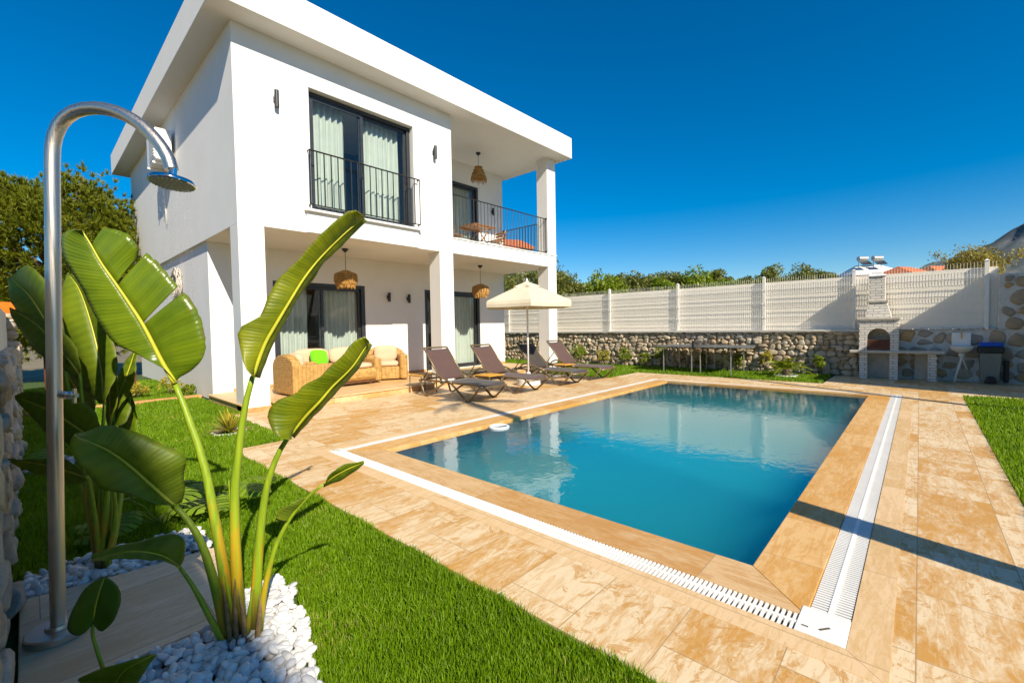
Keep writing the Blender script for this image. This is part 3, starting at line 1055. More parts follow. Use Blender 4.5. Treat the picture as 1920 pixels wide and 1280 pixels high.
house = thing('house', 'white two-storey villa with flat overhanging roof and dark window frames', 'house', (7, 14, 0))
YF = 8.557
YB = 10.75
ZS = 6.62
WX0, WX1, WZ0, WZ1 = 3.76, 6.10, 3.69, 5.97
w = MB()
w.box(2.5, WX0, YF, 8.80, 3.25, ZS)
w.box(WX1, 7.25, YF, 8.80, 3.25, ZS)
w.box(WX0, WX1, YF, 8.80, 3.25, WZ0)
w.box(WX0, WX1, YF, 8.80, WZ1, ZS)
w.build('front_wall', 'white', house)
w = MB()
w.box(2.5, 2.75, 8.80, 19.0, 3.25, ZS)
w.build('side_wall', 'white_side', house)
MB().box(2.575, 2.8, 11.0, 19.0, 0, 3.25).build('side_wall', 'white_side', house)
w = MB()
w.box(7.0, 7.25, 8.80, YB, 3.61, ZS)
UX0, UX1 = 7.95, 10.22
w.box(7.25, UX0, YB, 11.0, 3.61, ZS)
w.box(UX1, 11.36, YB, 11.0, 3.61, ZS)
w.box(UX0, UX1, YB, 11.0, 5.98, ZS)
w.build('balcony_wall', 'white', house)
A0, A1, B0, B1, DT = 3.80, 6.06, 7.97, 10.20, 2.54
w = MB()
w.box(2.575, A0, YB, 11.0, 0, 3.25)
w.box(A1, B0, YB, 11.0, 0, 3.25)
w.box(B1, 11.36, YB, 11.0, 0, 3.25)
w.box(A0, A1, YB, 11.0, DT, 3.25)
w.box(B0, B1, YB, 11.0, DT, 3.25)
w.box(A0, A1, YB, 11.0, 0, .15)
w.box(B0, B1, YB, 11.0, 0, .15)
w.build('patio_wall', 'white', house)
w = MB()
w.box(11.11, 11.36, 11.0, 19.0, 0, ZS)
w.box(2.8, 11.11, 18.75, 19.0, 0, ZS)
w.build('rear_wall', 'white', house)
w = MB()
w.box(2.75, 7.25, 8.80, 18.75, 3.25, 3.60)
w.box(7.25, 11.11, 11.0, 18.75, 3.25, 3.60)
w.build('floor_slab', 'white', house)
MB().box(7.25, 11.5, YF, 11.0, 3.25, 3.61).build('balcony_slab', 'white', house, bevel=.006)
for nm, a, b, z0, z1 in (('column', 2.5, 2.92, 0, 3.25), ('column', 6.82, 7.24, 0, 3.25), ('column', 11.08, 11.5, 0, 3.25), ('column', 11.08, 11.5, 3.61, ZS)):
    MB().box(a, b, YF, YF + .42, z0, z1).build(nm, 'white', house, bevel=.008)
MB().box(2.1, 11.75, 8.08, 19.6, ZS, 7.25).build('roof', 'white', house, bevel=.012)
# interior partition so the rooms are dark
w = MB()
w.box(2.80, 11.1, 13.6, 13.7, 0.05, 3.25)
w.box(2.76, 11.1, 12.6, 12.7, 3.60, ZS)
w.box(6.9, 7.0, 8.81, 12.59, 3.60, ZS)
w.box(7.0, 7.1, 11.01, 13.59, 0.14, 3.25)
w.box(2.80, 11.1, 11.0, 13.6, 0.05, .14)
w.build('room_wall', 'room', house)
for a, b, y, z0, z1 in ((2.49, 2.93, YF, 0, .075), (6.81, 7.25, YF, 0, .075), (11.07, 11.51, YF, 0, .075), (2.95, A0 - .02, YB, .131, .20), (A1 + .02, B0 - .02, YB, .131, .20), (B1 + .02, 11.36, YB, .131, .20)):
    MB().box(a, b, y - .012, y, z0, z1).build('skirting', 'terra', house)


def sliding(px0, px1, z0, z1, y, name, panes, inset=.09, thick=.075):
    """dark sliding window or door set back in its opening; panes: list of (x0, x1, y offset)"""
    f = MB()
    t = thick
    ya, yb = y + inset, y + inset + .11
    f.box(px0 + .002, px0 + t, ya, yb, z0 + .001, z1 - .001)
    f.box(px1 - t, px1 - .002, ya, yb, z0 + .001, z1 - .001)
    f.box(px0 + t, px1 - t, ya, yb, z1 - t * .9, z1 - .001)
    f.box(px0 + t, px1 - t, ya, yb, z0 + .001, z0 + .05)
    fr = f.build(name, 'dark', house, bevel=.004)
    for a, b, dy in panes:
        q = MB()
        yy = ya + .02 + dy
        s = .062
        q.box(a, a + s, yy, yy + .035, z0 + .052, z1 - t * .9 - .002)
        q.box(b - s, b, yy, yy + .035, z0 + .052, z1 - t * .9 - .002)
        q.box(a + s, b - s, yy, yy + .035, z0 + .052, z0 + .12)
        q.box(a + s, b - s, yy, yy + .035, z1 - t * .9 - .07, z1 - t * .9 - .002)
        sa = q.build('sash', 'dark', fr)
        g = MB()
        g.quad((a + s, yy + .017, z0 + .12), (b - s, yy + .017, z0 + .12), (b - s, yy + .017, z1 - t * .9 - .07), (a + s, yy + .017, z1 - t * .9 - .07))
        g.build('pane', 'glass', fr)
        h = MB()
        h.box(b - s * .7, b - s * .3, yy - .03, yy, (z0 + z1) / 2 - .12, (z0 + z1) / 2 + .06)
        h.build('handle', 'iron', fr)
    return fr


sliding(WX0, WX1, WZ0, WZ1, YF, 'window_frame', [(WX0 + .077, 4.95, .0), (4.86, WX1 - .077, .04)], inset=.10)
sliding(A0, A1, .151, DT, YB, 'door_frame', [(A0 + .077, 4.96, .0), (4.86, A1 - .11, .04)], inset=.02, thick=.10)
sliding(B0, B1, .151, DT, YB, 'door_frame', [(B0 + .077, 9.1, .0), (9.02, B1 - .11, .04)], inset=.02, thick=.09)
sliding(UX0, UX1, 3.615, 5.98, YB, 'door_frame', [(UX0 + .077, 9.1, .0), (9.02, UX1 - .11, .04)], inset=.02, thick=.09)
# raised surround and sill of the upper window
q = MB()
q.box(3.66, WX0, YF - .035, YF, 3.255, 6.10)
q.box(WX1, 6.20, YF - .035, YF, 3.255, 6.10)
q.box(WX0, WX1, YF - .035, YF, WZ1, 6.10)
q.box(WX0, WX1, YF - .035, YF, 3.255, WZ0 - .045)
q.build('window_surround', 'white', house, bevel=.006)
MB().box(3.62, 6.25, YF - .11, YF + .12, WZ0 - .044, WZ0).build('window_sill', 'whiteplastic', house, bevel=.006)
# thin cement edge of the balcony
MB().box(7.25, 11.52, YF - .022, YF + .2, 3.612, 3.640).build('balcony_sill', 'whiteplastic', house, bevel=.004)


def railing(pts, z0, z1, step, label_knob=True):
    """flat iron rail with square bars along a run of points"""
    r = MB()
    r.tube([(x, y, z1) for x, y in pts], .016, 4)
    r.tube([(x, y, z0) for x, y in pts], .013, 4)
    for (x0, y0), (x1, y1) in zip(pts[:-1], pts[1:]):
        L = math.hypot(x1 - x0, y1 - y0)
        n = max(1, round(L / step))
        for i in range(n + 1):
            t = i / n
            x, y = x0 + (x1 - x0) * t, y0 + (y1 - y0) * t
            r.tube([(x, y, z0), (x, y, z1)], .013, 4)
    for x, y in (pts[0], pts[-1]):
        r.obox((x, y, z1), (.05, .05, .05))
        r.obox((x, y, z0 + .02), (.05, .05, .05))
    return r.build('railing', 'iron', house)


railing([(3.70, YF - .004), (3.70, YF - .13), (6.18, YF - .13), (6.18, YF - .004)], 3.76, 4.77, .135)
railing([(7.27, 8.62), (11.07, 8.62)], 3.70, 4.73, .125)
railing([(11.40, 8.99), (11.40, 10.74)], 3.70, 4.73, .125)

# curtains
CURT = [
    (3.87, 4.62, YF + .33, 3.70, 5.93, 'sheer pale curtain in the left pane of the upstairs window'),
    (5.05, 5.96, YF + .36, 3.70, 5.93, 'sheer pale curtain in the right pane of the upstairs window'),
    (3.92, 4.62, YB + .22, .17, 2.48, 'pale curtain behind the sofa, left of the dark gap in the patio door'),
    (4.98, 5.93, YB + .22, .17, 2.48, 'pale curtain behind the sofa, right of the dark gap in the patio door'),
    (9.02, 10.08, YB + .22, .17, 2.48, 'pale curtain in the patio door behind the second lounger'),
    (8.7, 10.05, YB + .22, 3.63, 5.92, 'pale curtain in the balcony door')]
for i, (a, b, y, z0, z1, lab) in enumerate(CURT):
    n = int((b - a) / .012)
    ph = rng.uniform(0, 6)
    P = []
    for k in range(n + 1):
        x = a + (b - a) * k / n
        row = []
        for j in range(7):
            t = j / 6
            dy = (.038 + .012 * sin(x * 9)) * sin(x * 2 * pi / .125 + ph + .5 * sin(x * 7)) * (1 - .25 * t)
            row.append((x + .006 * sin(x * 40 + j), y + dy, z0 + (z1 - z0) * t))
        P.append(row)
    o = MB().grid(P).build('curtain', 'curtain', smooth=True)
    tag(o, lab, 'curtain', 'curtains in the villa windows')


# wall lamps (up-and-down cylinders)
def wall_lamp(x, y, z, label, r=.038, h=.24, mat='iron'):
    t = thing('wall_lamp', label, 'wall lamp', (x, y, z), 'wall lamps on the villa')
    MB().obox((x, y - .012, z), (.07, .024, .10)).build('back_plate', mat, t, bevel=.004)
    m = MB()
    m.lathe([(r * .86, -h / 2), (r, -h / 2), (r, h / 2), (r * .86, h / 2)], (x, y - .075, z), 16)
    m.build('lamp_body', mat, t, smooth=True, auto=40)
    MB().box(x - .012, x + .012, y - .05, y - .02, z - .015, z + .015).build('bracket', mat, t)


wall_lamp(3.175, YF, 5.53, 'dark grey cylinder lamp on the upstairs facade near the roof corner', h=.30, mat='dark')
wall_lamp(6.70, YF, 5.55, 'dark grey cylinder lamp on the upstairs facade between window and balcony', h=.30, mat='dark')
wall_lamp(6.74, YB, 2.27, 'black wall lamp beside the patio door, left of a pair')
wall_lamp(7.38, YB, 2.25, 'black wall lamp beside the column, right of a pair')
wall_lamp(10.84, YB, 5.30, 'black wall lamp on the balcony wall beside its door')


# pendant lamps
def pendant(x, y, zc, drop, label, kind):
    t = thing('pendant_lamp', label, 'pendant lamp', (x, y, zc), 'rattan pendant lamps')
    MB().lathe([(.07, 0), (.07, -.03), (.03, -.075), (.012, -.085)], (x, y, zc), 16).build('ceiling_rose', 'iron', t, smooth=True, auto=40)
    MB().tube([(x, y, zc - .08), (x, y, zc - drop)], .006, 6).build('cord', 'iron', t)
    s = MB()
    z = zc - drop
    if kind == 'drum':
        tiers = [(.06, .24, .00, .10), (.23, .25, .07, .17), (.245, .25, .15, .25), (.235, .225, .23, .33), (.2, .19, .31, .41)]
        for r0_, r1_, a, b in tiers:
            n = 46
            for k in range(n):
                an = 2 * pi * (k + rng.uniform(-.3, .3)) / n
                an2 = an + rng.uniform(-.06, .06)
                e = rng.uniform(-.02, .025)
                s.tube([(x + r0_ * cos(an), y + r0_ * sin(an), z - a), (x + (r0_ + r1_) / 2 * cos(an) * 1.02, y + (r0_ + r1_) / 2 * sin(an) * 1.02, z - (a + b) / 2), (x + r1_ * cos(an2), y + r1_ * sin(an2), z - b + e)], [.010, .012, .007], 4)
        s.lathe([(.05, 0.005), (.2, -.05), (.22, -.10), (.22, -.30), (.17, -.38)], (x, y, z), 18, cap=False)
    else:
        s.lathe([(.045, 0.0), (.09, -.02), (.20, -.30), (.215, -.36)], (x, y, z), 20, cap=False)
        for r_, h_ in ((.10, -.03), (.135, -.12), (.17, -.21), (.20, -.30)):
            s.tube([(x + (r_ + .012) * cos(a), y + (r_ + .012) * sin(a), z + h_) for a in np.linspace(0, 2 * pi, 18, endpoint=False)], .016, 5, closed=True)
        for k in range(52):
            an = 2 * pi * (k + rng.uniform(-.3, .3)) / 52
            L = rng.uniform(.10, .20)
            s.tube([(x + .205 * cos(an), y + .205 * sin(an), z - .30), (x + .235 * cos(an), y + .235 * sin(an), z - .30 - L * .6), (x + .24 * cos(an), y + .24 * sin(an), z - .30 - L)], [.012, .011, .005], 4)
    s.build('lamp_shade', 'rattan', t)


pendant(5.00, 9.70, 3.25, .50, 'tiered rattan lamp hanging above the sofa', 'drum')
pendant(9.24, 9.70, 3.25, .56, 'tiered rattan lamp hanging beside the patio column above the loungers', 'drum')
pendant(9.35, 9.80, ZS, .40, 'flared rattan lamp with a fringed rim hanging over the balcony', 'bell')

# air conditioner and cane wreath on the side wall
t = thing('air_conditioner', 'white outdoor air conditioner unit high on the side wall', 'air conditioner', (2.3, 13.2, 5.2))
MB().box(2.13, 2.44, 12.75, 13.75, 5.34, 6.05).build('casing', 'whiteplastic', t, bevel=.02)
m = MB()
m.box(2.118, 2.131, 12.82, 13.42, 5.40, 5.99)
m.build('front_panel', 'fencewhite', t, bevel=.006)
m = MB()
for k in range(9):
    a = 5.45 + k * .06
    m.box(2.108, 2.119, 12.88, 13.36, a, a + .02)
m.build('grille', 'whiteplastic', t)
m = MB()
for y in (12.95, 13.55):
    m.box(2.10, 2.5, y - .02, y + .02, 5.29, 5.335)
    m.box(2.46, 2.5, y - .02, y + .02, 5.0, 5.29)
m.build('bracket', 'fencewhite', t)
MB().tube([(2.40, 13.80, 5.5), (2.42, 13.86, 5.4), (2.47, 13.88, 4.8), (2.48, 13.87, 4.1)], .022, 8).build('pipe', 'whiteplastic', t, smooth=True)
m = MB()
for k in range(16):
    R = rng.uniform(.27, .36)
    tl = rng.uniform(-.05, .05, 4)
    pts = []
    for a in np.linspace(0, 2 * pi, 26, endpoint=False):
        q = R + .035 * sin(3 * a + k) + .02 * sin(5 * a + 2 * k)
        pts.append((2.50 + .05 * sin(2 * a + k * 1.7), 13.25 + q * cos(a), 2.58 + q * sin(a)))
    m.tube(pts, .011, 5, closed=True)
o = m.build('wreath', 'wreath', smooth=True)
tag(o, 'round whitewashed cane wreath hanging on the side wall', 'wreath')

# balcony furniture
t = thing('balcony_table', 'small square wooden table with crossed legs on the balcony', 'table', (9.05, 9.6, 3.61))
m = MB()
for k in range(6):
    m.box(8.62 + k * .145, 8.62 + k * .145 + .135, 9.25, 9.95, 4.315, 4.34)
m.box(8.62, 9.48, 9.27, 9.31, 4.28, 4.314)
m.box(8.62, 9.48, 9.89, 9.93, 4.28, 4.314)
m.build('tabletop', 'wood', t)
for y in (9.33, 9.87):
    for s in (-1, 1):
        MB().tube([(9.05 - s * .33, y, 3.615), (9.05 + s * .30, y + .012 * s, 4.30)], .02, 4).build('leg', 'wood', t)
t = thing('balcony_chair', 'wooden folding chair on the balcony right of the table', 'chair', (9.75, 9.5, 3.61))
m = MB()
for k in range(5):
    m.box(9.55 + k * .085, 9.55 + k * .085 + .07, 9.3, 9.72, 3.98, 4.0)
m.build('seat', 'wood', t)
m = MB()
for k in range(3):
    m.box(9.94 + k * .01, 9.965 + k * .01, 9.3, 9.72, 4.06 + k * .085, 4.12 + k * .085)
m.build('backrest', 'wood', t)
for y in (9.31, 9.71):
    MB().tube([(9.52, y, 3.615), (9.97, y, 4.32)], .015, 4).build('leg', 'wood', t)
    MB().tube([(9.95, y, 3.615), (9.55, y, 3.99)], .015, 4).build('leg', 'wood', t)
t = thing('balcony_chair', 'wooden folding chair on the balcony left of the table', 'chair', (7.85, 9.4, 3.61))
m = MB()
for k in range(5):
    m.box(7.75 + k * .085, 7.75 + k * .085 + .07, 9.2, 9.62, 3.90, 3.92)
m.build('seat', 'wood', t)
MB().box(7.62, 7.645, 9.2, 9.62, 4.06, 4.34).build('backrest', 'wood', t)
for y in (9.21, 9.61):
    MB().tube([(8.15, y, 3.615), (7.62, y, 4.35)], .015, 4).build('leg', 'wood', t)
    MB().tube([(7.72, y, 3.615), (8.1, y, 3.9)], .015, 4).build('leg', 'wood', t)

# ------------------------------------------------------------------ patio furniture
ZP = .131


def cushion(mb, x0, x1, y0, y1, z0, z1, n=9):
    """a soft box: superellipsoid"""
    cx, cy_, cz = (x0 + x1) / 2, (y0 + y1) / 2, (z0 + z1) / 2
    a, b, c = (x1 - x0) / 2, (y1 - y0) / 2, (z1 - z0) / 2
    V = ICO3.copy()
    ax = np.abs(V) ** 4
    r = 1 / (ax.sum(axis=1) ** .25)
    V = V * r[:, None] * np.array([a, b, c]) + np.array([cx, cy_, cz])
    mb.add(V, [tuple(q) for q in ICO3F])


def rounded_slab(mb, prof, axis, a0, a1):
    mb.prism(prof, axis, a0, a1)


def arm_profile(w, d, r=.12, n=6):
    """plan outline with rounded corners, w by d, from the origin"""
    out = []
    for cx, cy_, s in ((w - r, r, -pi / 2), (w - r, d - r, 0), (r, d - r, pi / 2), (r, r, pi)):
        for k in range(n + 1):
            a = s + (pi / 2) * k / n
            out.append((cx + r * cos(a), cy_ + r * sin(a)))
    return out


def rbox(mb, x0, x1, y0, y1, z0, z1, r=.1):
    mb.prism([(x0 + a, y0 + b) for a, b in arm_profile(x1 - x0, y1 - y0, r)], 'z', z0, z1)


def armchair(name, label, loc, rz):
    """wicker armchair facing -Y in its own frame, 0.9 wide, 0.85 deep"""
    t = thing(name, label, 'armchair', loc, 'wicker patio seats', rz, world=False)
    m = MB()
    rbox(m, -.46, -.27, -.42, .30, .03, .60, .09)
    m.build('armrest', 'wicker', t, smooth=True, auto=35, bevel=.02)
    m = MB()
    rbox(m, .27, .46, -.42, .30, .03, .60, .09)
    m.build('armrest', 'wicker', t, smooth=True, auto=35, bevel=.02)
    m = MB()
    P = [(-.46, .03), (.46, .03), (.46, .60), (.38, .70), (.22, .78), (0, .81), (-.22, .78), (-.38, .70), (-.46, .60)]
    m.prism(P, 'y', .26, .43)
    m.build('backrest', 'wicker', t, bevel=.03)
    m = MB()
    m.box(-.269, .269, -.38, .259, .03, .33)
    m.build('seat_frame', 'wicker', t, bevel=.03)
    m = MB()
    cushion(m, -.265, .265, -.41, .22, .32, .46)
    m.build('seat_cushion', 'cushion', t, smooth=True)
    m = MB()
    cushion(m, -.27, .27, .08, .27, .42, .82)
    o = m.build('back_cushion', 'cushion', t, smooth=True)
    return t


armchair('wicker_armchair', 'wicker armchair with peach cushions turned sideways beside the left column', (3.80, 9.22, ZP), pi / 2 + .05)
armchair('wicker_armchair', 'wicker armchair with peach cushions at the right end of the sofa', (6.22, 10.08, ZP), -.48).scale = (1.08, 1.06, 1.04)

t = thing('wicker_sofa', 'long wicker sofa with peach cushions in front of the patio door', 'sofa', (4.6, 9.95, ZP), 'wicker patio seats')
m = MB()
m.prism([(9.46, ZP + .10), (9.40, ZP + .18), (9.40, ZP + .30), (9.46, ZP + .38), (10.2, ZP + .38), (10.2, ZP + .10)], 'x', 3.92, 5.55)
m.build('seat_frame', 'wicker', t, bevel=.03)
m = MB()
rbox(m, 5.552, 5.74, 9.45, 10.25, ZP + .06, ZP + .58, .09)
m.build('armrest', 'wicker', t, smooth=True, auto=35, bevel=.02)
m = MB()
rbox(m, 3.72, 3.918, 9.72, 10.25, ZP + .06, ZP + .62, .09)
m.build('armrest', 'wicker', t, smooth=True, auto=35, bevel=.02)
m = MB()
m.prism([(10.201, ZP + .1), (10.34, ZP + .1), (10.42, ZP + .72), (10.28, ZP + .72)], 'x', 3.72, 5.74)
m.build('backrest', 'wicker', t, bevel=.03)
for a, b in ((3.95, 4.73), (4.75, 5.53)):
    m = MB()
    cushion(m, a, b, 9.42, 10.1, ZP + .37, ZP + .50)
    m.build('seat_cushion', 'cushion', t, smooth=True)
    m = MB()
    cushion(m, a, b, 10.02, 10.26, ZP + .47, ZP + .86)
    m.build('back_cushion', 'cushion', t, smooth=True)
m = MB()
m.box(3.95, 5.55, 9.47, 9.53, ZP + .045, ZP + .098)
m.build('base_rail', 'darkwood', t)
for x in (4.05, 5.42):
    for y in (9.5, 10.12):
        MB().obox((x, y, ZP + .024), (.06, .05, .046)).build('foot', 'darkwood', t)
m = MB()
V = ICO3.copy()
r = 1 / ((np.abs(V) ** 5).sum(axis=1) ** .2)
V = V * r[:, None] * np.array([.20, .075, .17])
R = np.array(Matrix.Rotation(-.35, 3, 'X') @ Matrix.Rotation(.25, 3, 'Z'))
V = V @ R.T + np.array([4.40, 9.86, ZP + .665])
m.add(V, [tuple(q) for q in ICO3F])
o = m.build('cushion', 'green', smooth=True)
tag(o, 'bright lime green cushion lying on the wicker sofa', 'cushion')


# ------------------------------------------------------------------ loungers
def arc(p, q, bulge, n=7):
    """points from p to q bowed by the vector bulge"""
    p, q, b = np.array(p), np.array(q), np.array(bulge)
    return [tuple(p + (q - p) * t + b * 4 * t * (1 - t)) for t in np.linspace(0, 1, n)]


def lounger(name, label, loc, dark, rz=0.0):
    """origin between the foot legs; foot end towards -Y"""
    t = thing(name, label, 'sun lounger', loc, 'sun loungers by the pool', rz, world=False)
    W = .33
    for s in (-1, 1):
        x = s * W
        m = MB()
        m.tube([(x, -.39, .285), (x, -.33, .335), (x, .2, .335), (x, .86, .335), (x, 1.42, .335)], .021, 8)
        m.build('side_rail', 'bronze', t, smooth=True)
        xo = x + s * .018
        m = MB()
        m.tube([(xo, -.37, .30), (xo, -.24, .16), (xo, -.07, .028), (xo, .0, .018), (xo, .05, .04), (xo, .26, .20), (xo, .46, .335)], .0205, 8)
        m.build('leg', 'bronze', t, smooth=True)
        m = MB()
        m.tube([(xo, .62, .33), (xo, .95, .16), (xo, 1.2, .03), (xo, 1.27, .018), (xo, 1.31, .03), (xo, 1.36, .16), (xo, 1.46, .335)], .0205, 8)
        m.build('leg', 'bronze', t, smooth=True)
        m = MB()
        m.tube([(xo, .42, .335), (xo, .66, .40), (xo, .88, .47), (xo, 1.02, .485), (xo, 1.14, .44), (xo, 1.24, .345)], .019, 8)
        m.build('armrest', 'bronze', t, smooth=True)
    m = MB()
    m.tube([(-W, -.39, .285), (W, -.39, .285)], .018, 8)
    m.tube([(-W, 1.42, .335), (W, 1.42, .335)], .018, 8)
    m.tube([(-W, .80, .30), (W, .80, .30)], .013, 7)
    m.build('crossbar', 'bronze', t, smooth=True)
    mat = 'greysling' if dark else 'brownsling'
    P = [[(x, y, .343 - .022 * (1 - (x / .31) ** 2) * (1 if -.3 < y < .7 else .6) - (0.03 if y < -.36 else 0)) for x in np.linspace(-.315, .315, 7)] for y in np.linspace(-.38, .78, 12)]
    m = MB()
    m.grid(P)
    m.build('seat_sling', mat, t, smooth=True, solid=.006)
    # raised back, hinged at y = .8
    m0, m1 = np.array([0, .80, .36]), np.array([0, 1.34, .98])
    P = []
    for k in np.linspace(.03, .97, 10):
        c = m0 + (m1 - m0) * k
        P.append([(x, c[1] + .022 * (1 - (x / .30) ** 2), c[2] - .018 * (1 - (x / .30) ** 2)) for x in np.linspace(-.295, .295, 7)])
    m = MB()
    m.grid(P)
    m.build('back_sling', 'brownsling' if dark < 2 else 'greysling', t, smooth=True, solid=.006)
    m = MB()
    m.tube([(-.305, .80, .36), (-.305, 1.34, .98), (-.295, 1.355, .99), (.295, 1.355, .99), (.305, 1.34, .98), (.305, .80, .36)], .018, 8)
    m.build('back_frame', 'bronze', t, smooth=True)
    m = MB()
    for s in (-1, 1):
        m.tube([(s * .27, 1.12, .70), (s * .27, 1.44, .345)], .011, 6)
    m.tube([(-.27, 1.44, .345), (.27, 1.44, .345)], .011, 6)
    m.build('prop', 'bronze', t, smooth=True)
    return t


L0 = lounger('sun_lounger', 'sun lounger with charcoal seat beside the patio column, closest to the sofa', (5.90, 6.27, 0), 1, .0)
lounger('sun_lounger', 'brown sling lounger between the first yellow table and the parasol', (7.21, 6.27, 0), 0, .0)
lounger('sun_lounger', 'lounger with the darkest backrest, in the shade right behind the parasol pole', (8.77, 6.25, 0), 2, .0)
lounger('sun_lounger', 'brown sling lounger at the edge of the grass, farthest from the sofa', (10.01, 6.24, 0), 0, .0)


def side_table(label, loc):
    t = thing('side_table', label, 'side table', loc, 'side tables between the loungers', world=False)
    m = MB()
    m.box(-.235, .235, -.235, .235, .385, .402)
    m.build('table_top', 'tabletop', t, bevel=.006)
    for sx in (-1, 1):
        m = MB()
        x = sx * .20
        m.tube([(x, -.21, .0), (x, -.21, .36), (x, -.19, .38), (x, .19, .38), (x, .21, .36), (x, .21, .0)], .012, 6)
        m.build('leg', 'bronze', t)
    return t


side_table('honey coloured square table beside the lounger by the patio column', (6.60, 6.72, 0))
side_table('honey coloured square table between the two loungers nearest the grass', (9.52, 6.90, 0))
side_table('small table half hidden behind the lounger closest to the sofa', (5.86, 8.03, 0))

# ------------------------------------------------------------------ parasol
UX, UY = 8.13, 6.93
t = thing('parasol', 'cream canvas parasol with scalloped vent cap on a white pole', 'parasol', (UX, UY, 0))
MB().tube([(UX, UY, .15), (UX, UY, 2.42)], .021, 12).build('pole', 'whiteplastic', t, smooth=True)
ang0 = YAW + pi / 2 + radians(2)


def hexring(R, z, n=8, sag=0.0):
    out = []
    for k in range(6):
        a, b = ang0 + k * pi / 3 + pi / 6 - pi / 2 * 0, ang0 + (k + 1) * pi / 3 + pi / 6
        p, q = np.array([cos(a), sin(a)]) * R, np.array([cos(b), sin(b)]) * R
        for j in range(n):
            u = j / n
            xy = p + (q - p) * u
            out.append((UX + xy[0] * (1 - sag * sin(pi * u)), UY + xy[1] * (1 - sag * sin(pi * u)), z - sag * .35 * sin(pi * u)))
    return out


m = MB()
rows = [hexring(R_, z_, sag=sg) for R_, z_, sg in ((.30, 2.33, 0), (.55, 2.23, .01), (.82, 2.115, .02), (1.08, 2.0, .03), (1.10, 1.985, .03))]
for r_ in rows:
    r_.append(r_[0])
m.grid(rows)
m.build('canopy', 'canvas', t, solid=.004)
m = MB()
va = [hexring(1.101, 1.984, sag=.03), hexring(1.115, 1.92, sag=.02), hexring(1.108, 1.845, sag=.015)]
for r_ in va:
    r_.append(r_[0])
m.grid(va)
m.build('valance', 'canvas', t, solid=.004)
m = MB()
cp = [hexring(.03, 2.47), hexring(.18, 2.41), hexring(.36, 2.345, sag=.12)]
for r_ in cp:
    r_.append(r_[0])
m.grid(cp)
m.build('vent_cap', 'canvas', t, solid=.004)
MB().lathe([(.03, 2.45), (.04, 2.47), (.022, 2.52), (.012, 2.55)], (UX, UY, 0), 12).build('finial', 'whiteplastic', t, smooth=True)
m = MB()
for k in range(6):
    a = ang0 + k * pi / 3 + pi / 6
    m.tube([(UX + .03 * cos(a), UY + .03 * sin(a), 2.40), (UX + 1.07 * cos(a), UY + 1.07 * sin(a), 1.985)], .009, 5)
    m.tube([(UX + .03 * cos(a), UY + .03 * sin(a), 1.93), (UX + .58 * cos(a), UY + .58 * sin(a), 2.19)], .007, 5)
m.build('ribs', 'whiteplastic', t)
m = MB()
m.lathe([(.27, 0.0), (.285, .02), (.285, .15), (.27, .17), (.06, .19), (.05, .30), (.03, .31)], (UX, UY, 0), 28)
m.build('base', 'whiteplastic', t, smooth=True, auto=35)

# ------------------------------------------------------------------ shower
SX, SY = .055, 2.88
t = thing('shower', 'polished steel garden shower with a curved neck and round head', 'shower', (SX, SY, 0))
DS = 2.03
pole = [at(110, 1190, DS), at(106, 1000, DS), at(102, 700, DS), at(99, 420, DS), at(98, 300, DS), at(101, 262, DS), at(113, 232, DS), at(137, 211, DS), at(170, 203, DS), at(205, 206, DS), at(240, 219, DS), at(272, 241, DS), at(298, 269, DS), at(315, 296, DS), at(322, 318, DS)]
pole[0][2] = .02
m = MB()
m.tube(spline(pole, 64), .0275, 24)
m.build('pole', 'steel', t, smooth=True, auto=50)
hc = at(323, 341, DS)
hn = Vector(np.array([0, 0, -1.0]) + rt * -.05 - np.array([fw[0], fw[1], 0]) * .10).normalized()
m = MB()
m.lathe([(.016, -.065), (.016, -.030), (.024, -.020), (.058, -.014), (.088, -.007), (.092, 0.0), (.092, .008), (.088, .011)], hc, 40, axis=hn)
m.build('shower_head', 'chrome', t, smooth=True, auto=30)
m = MB()
m.lathe([(.084, .0112), (.084, .0135), (.080, .0140)], hc, 40, axis=hn)
m.build('spray_plate', simple('grey_spray_plate', (0.34, 0.34, 0.31), .55, var=.1), t, smooth=True, auto=30)
m = MB()
q = Vector((0, 0, 1)).rotation_difference(hn)
for rr, n in ((.017, 6), (.034, 12), (.050, 18), (.066, 24), (.080, 30)):
    for k in range(n):
        p = q @ Vector((rr * cos(2 * pi * k / n), rr * sin(2 * pi * k / n), .0145))
        m.add((ICO2 * .0028 + np.array(p) + hc), [tuple(f_) for f_ in ICO2F])
m.build('nozzles', 'alu', t)
m = MB()
m.lathe([(.018, 0), (.018, .045), (.013, .05), (.013, .08)], at(118, 740, DS) , 16, axis=rt * .96 - fw * .3)
m.build('valve', 'chrome', t, smooth=True, auto=40)
vv = at(118, 740, DS) + (rt * .96 - fw * .3) * .078
m = MB()
m.tube([vv + up * .032, vv - up * .034], .0075, 10)
m.lathe([(.011, -.004), (.011, .012)], vv, 12, axis=rt)
m.build('valve_handle', 'chrome', t, smooth=True, auto=40)
m = MB()
m.lathe([(.112, .042), (.112, .068), (.106, .074), (.045, .076), (.042, .09)], (pole[0][0], pole[0][1], 0), 36)
m.build('base_plate', 'steel', t, smooth=True, auto=30)
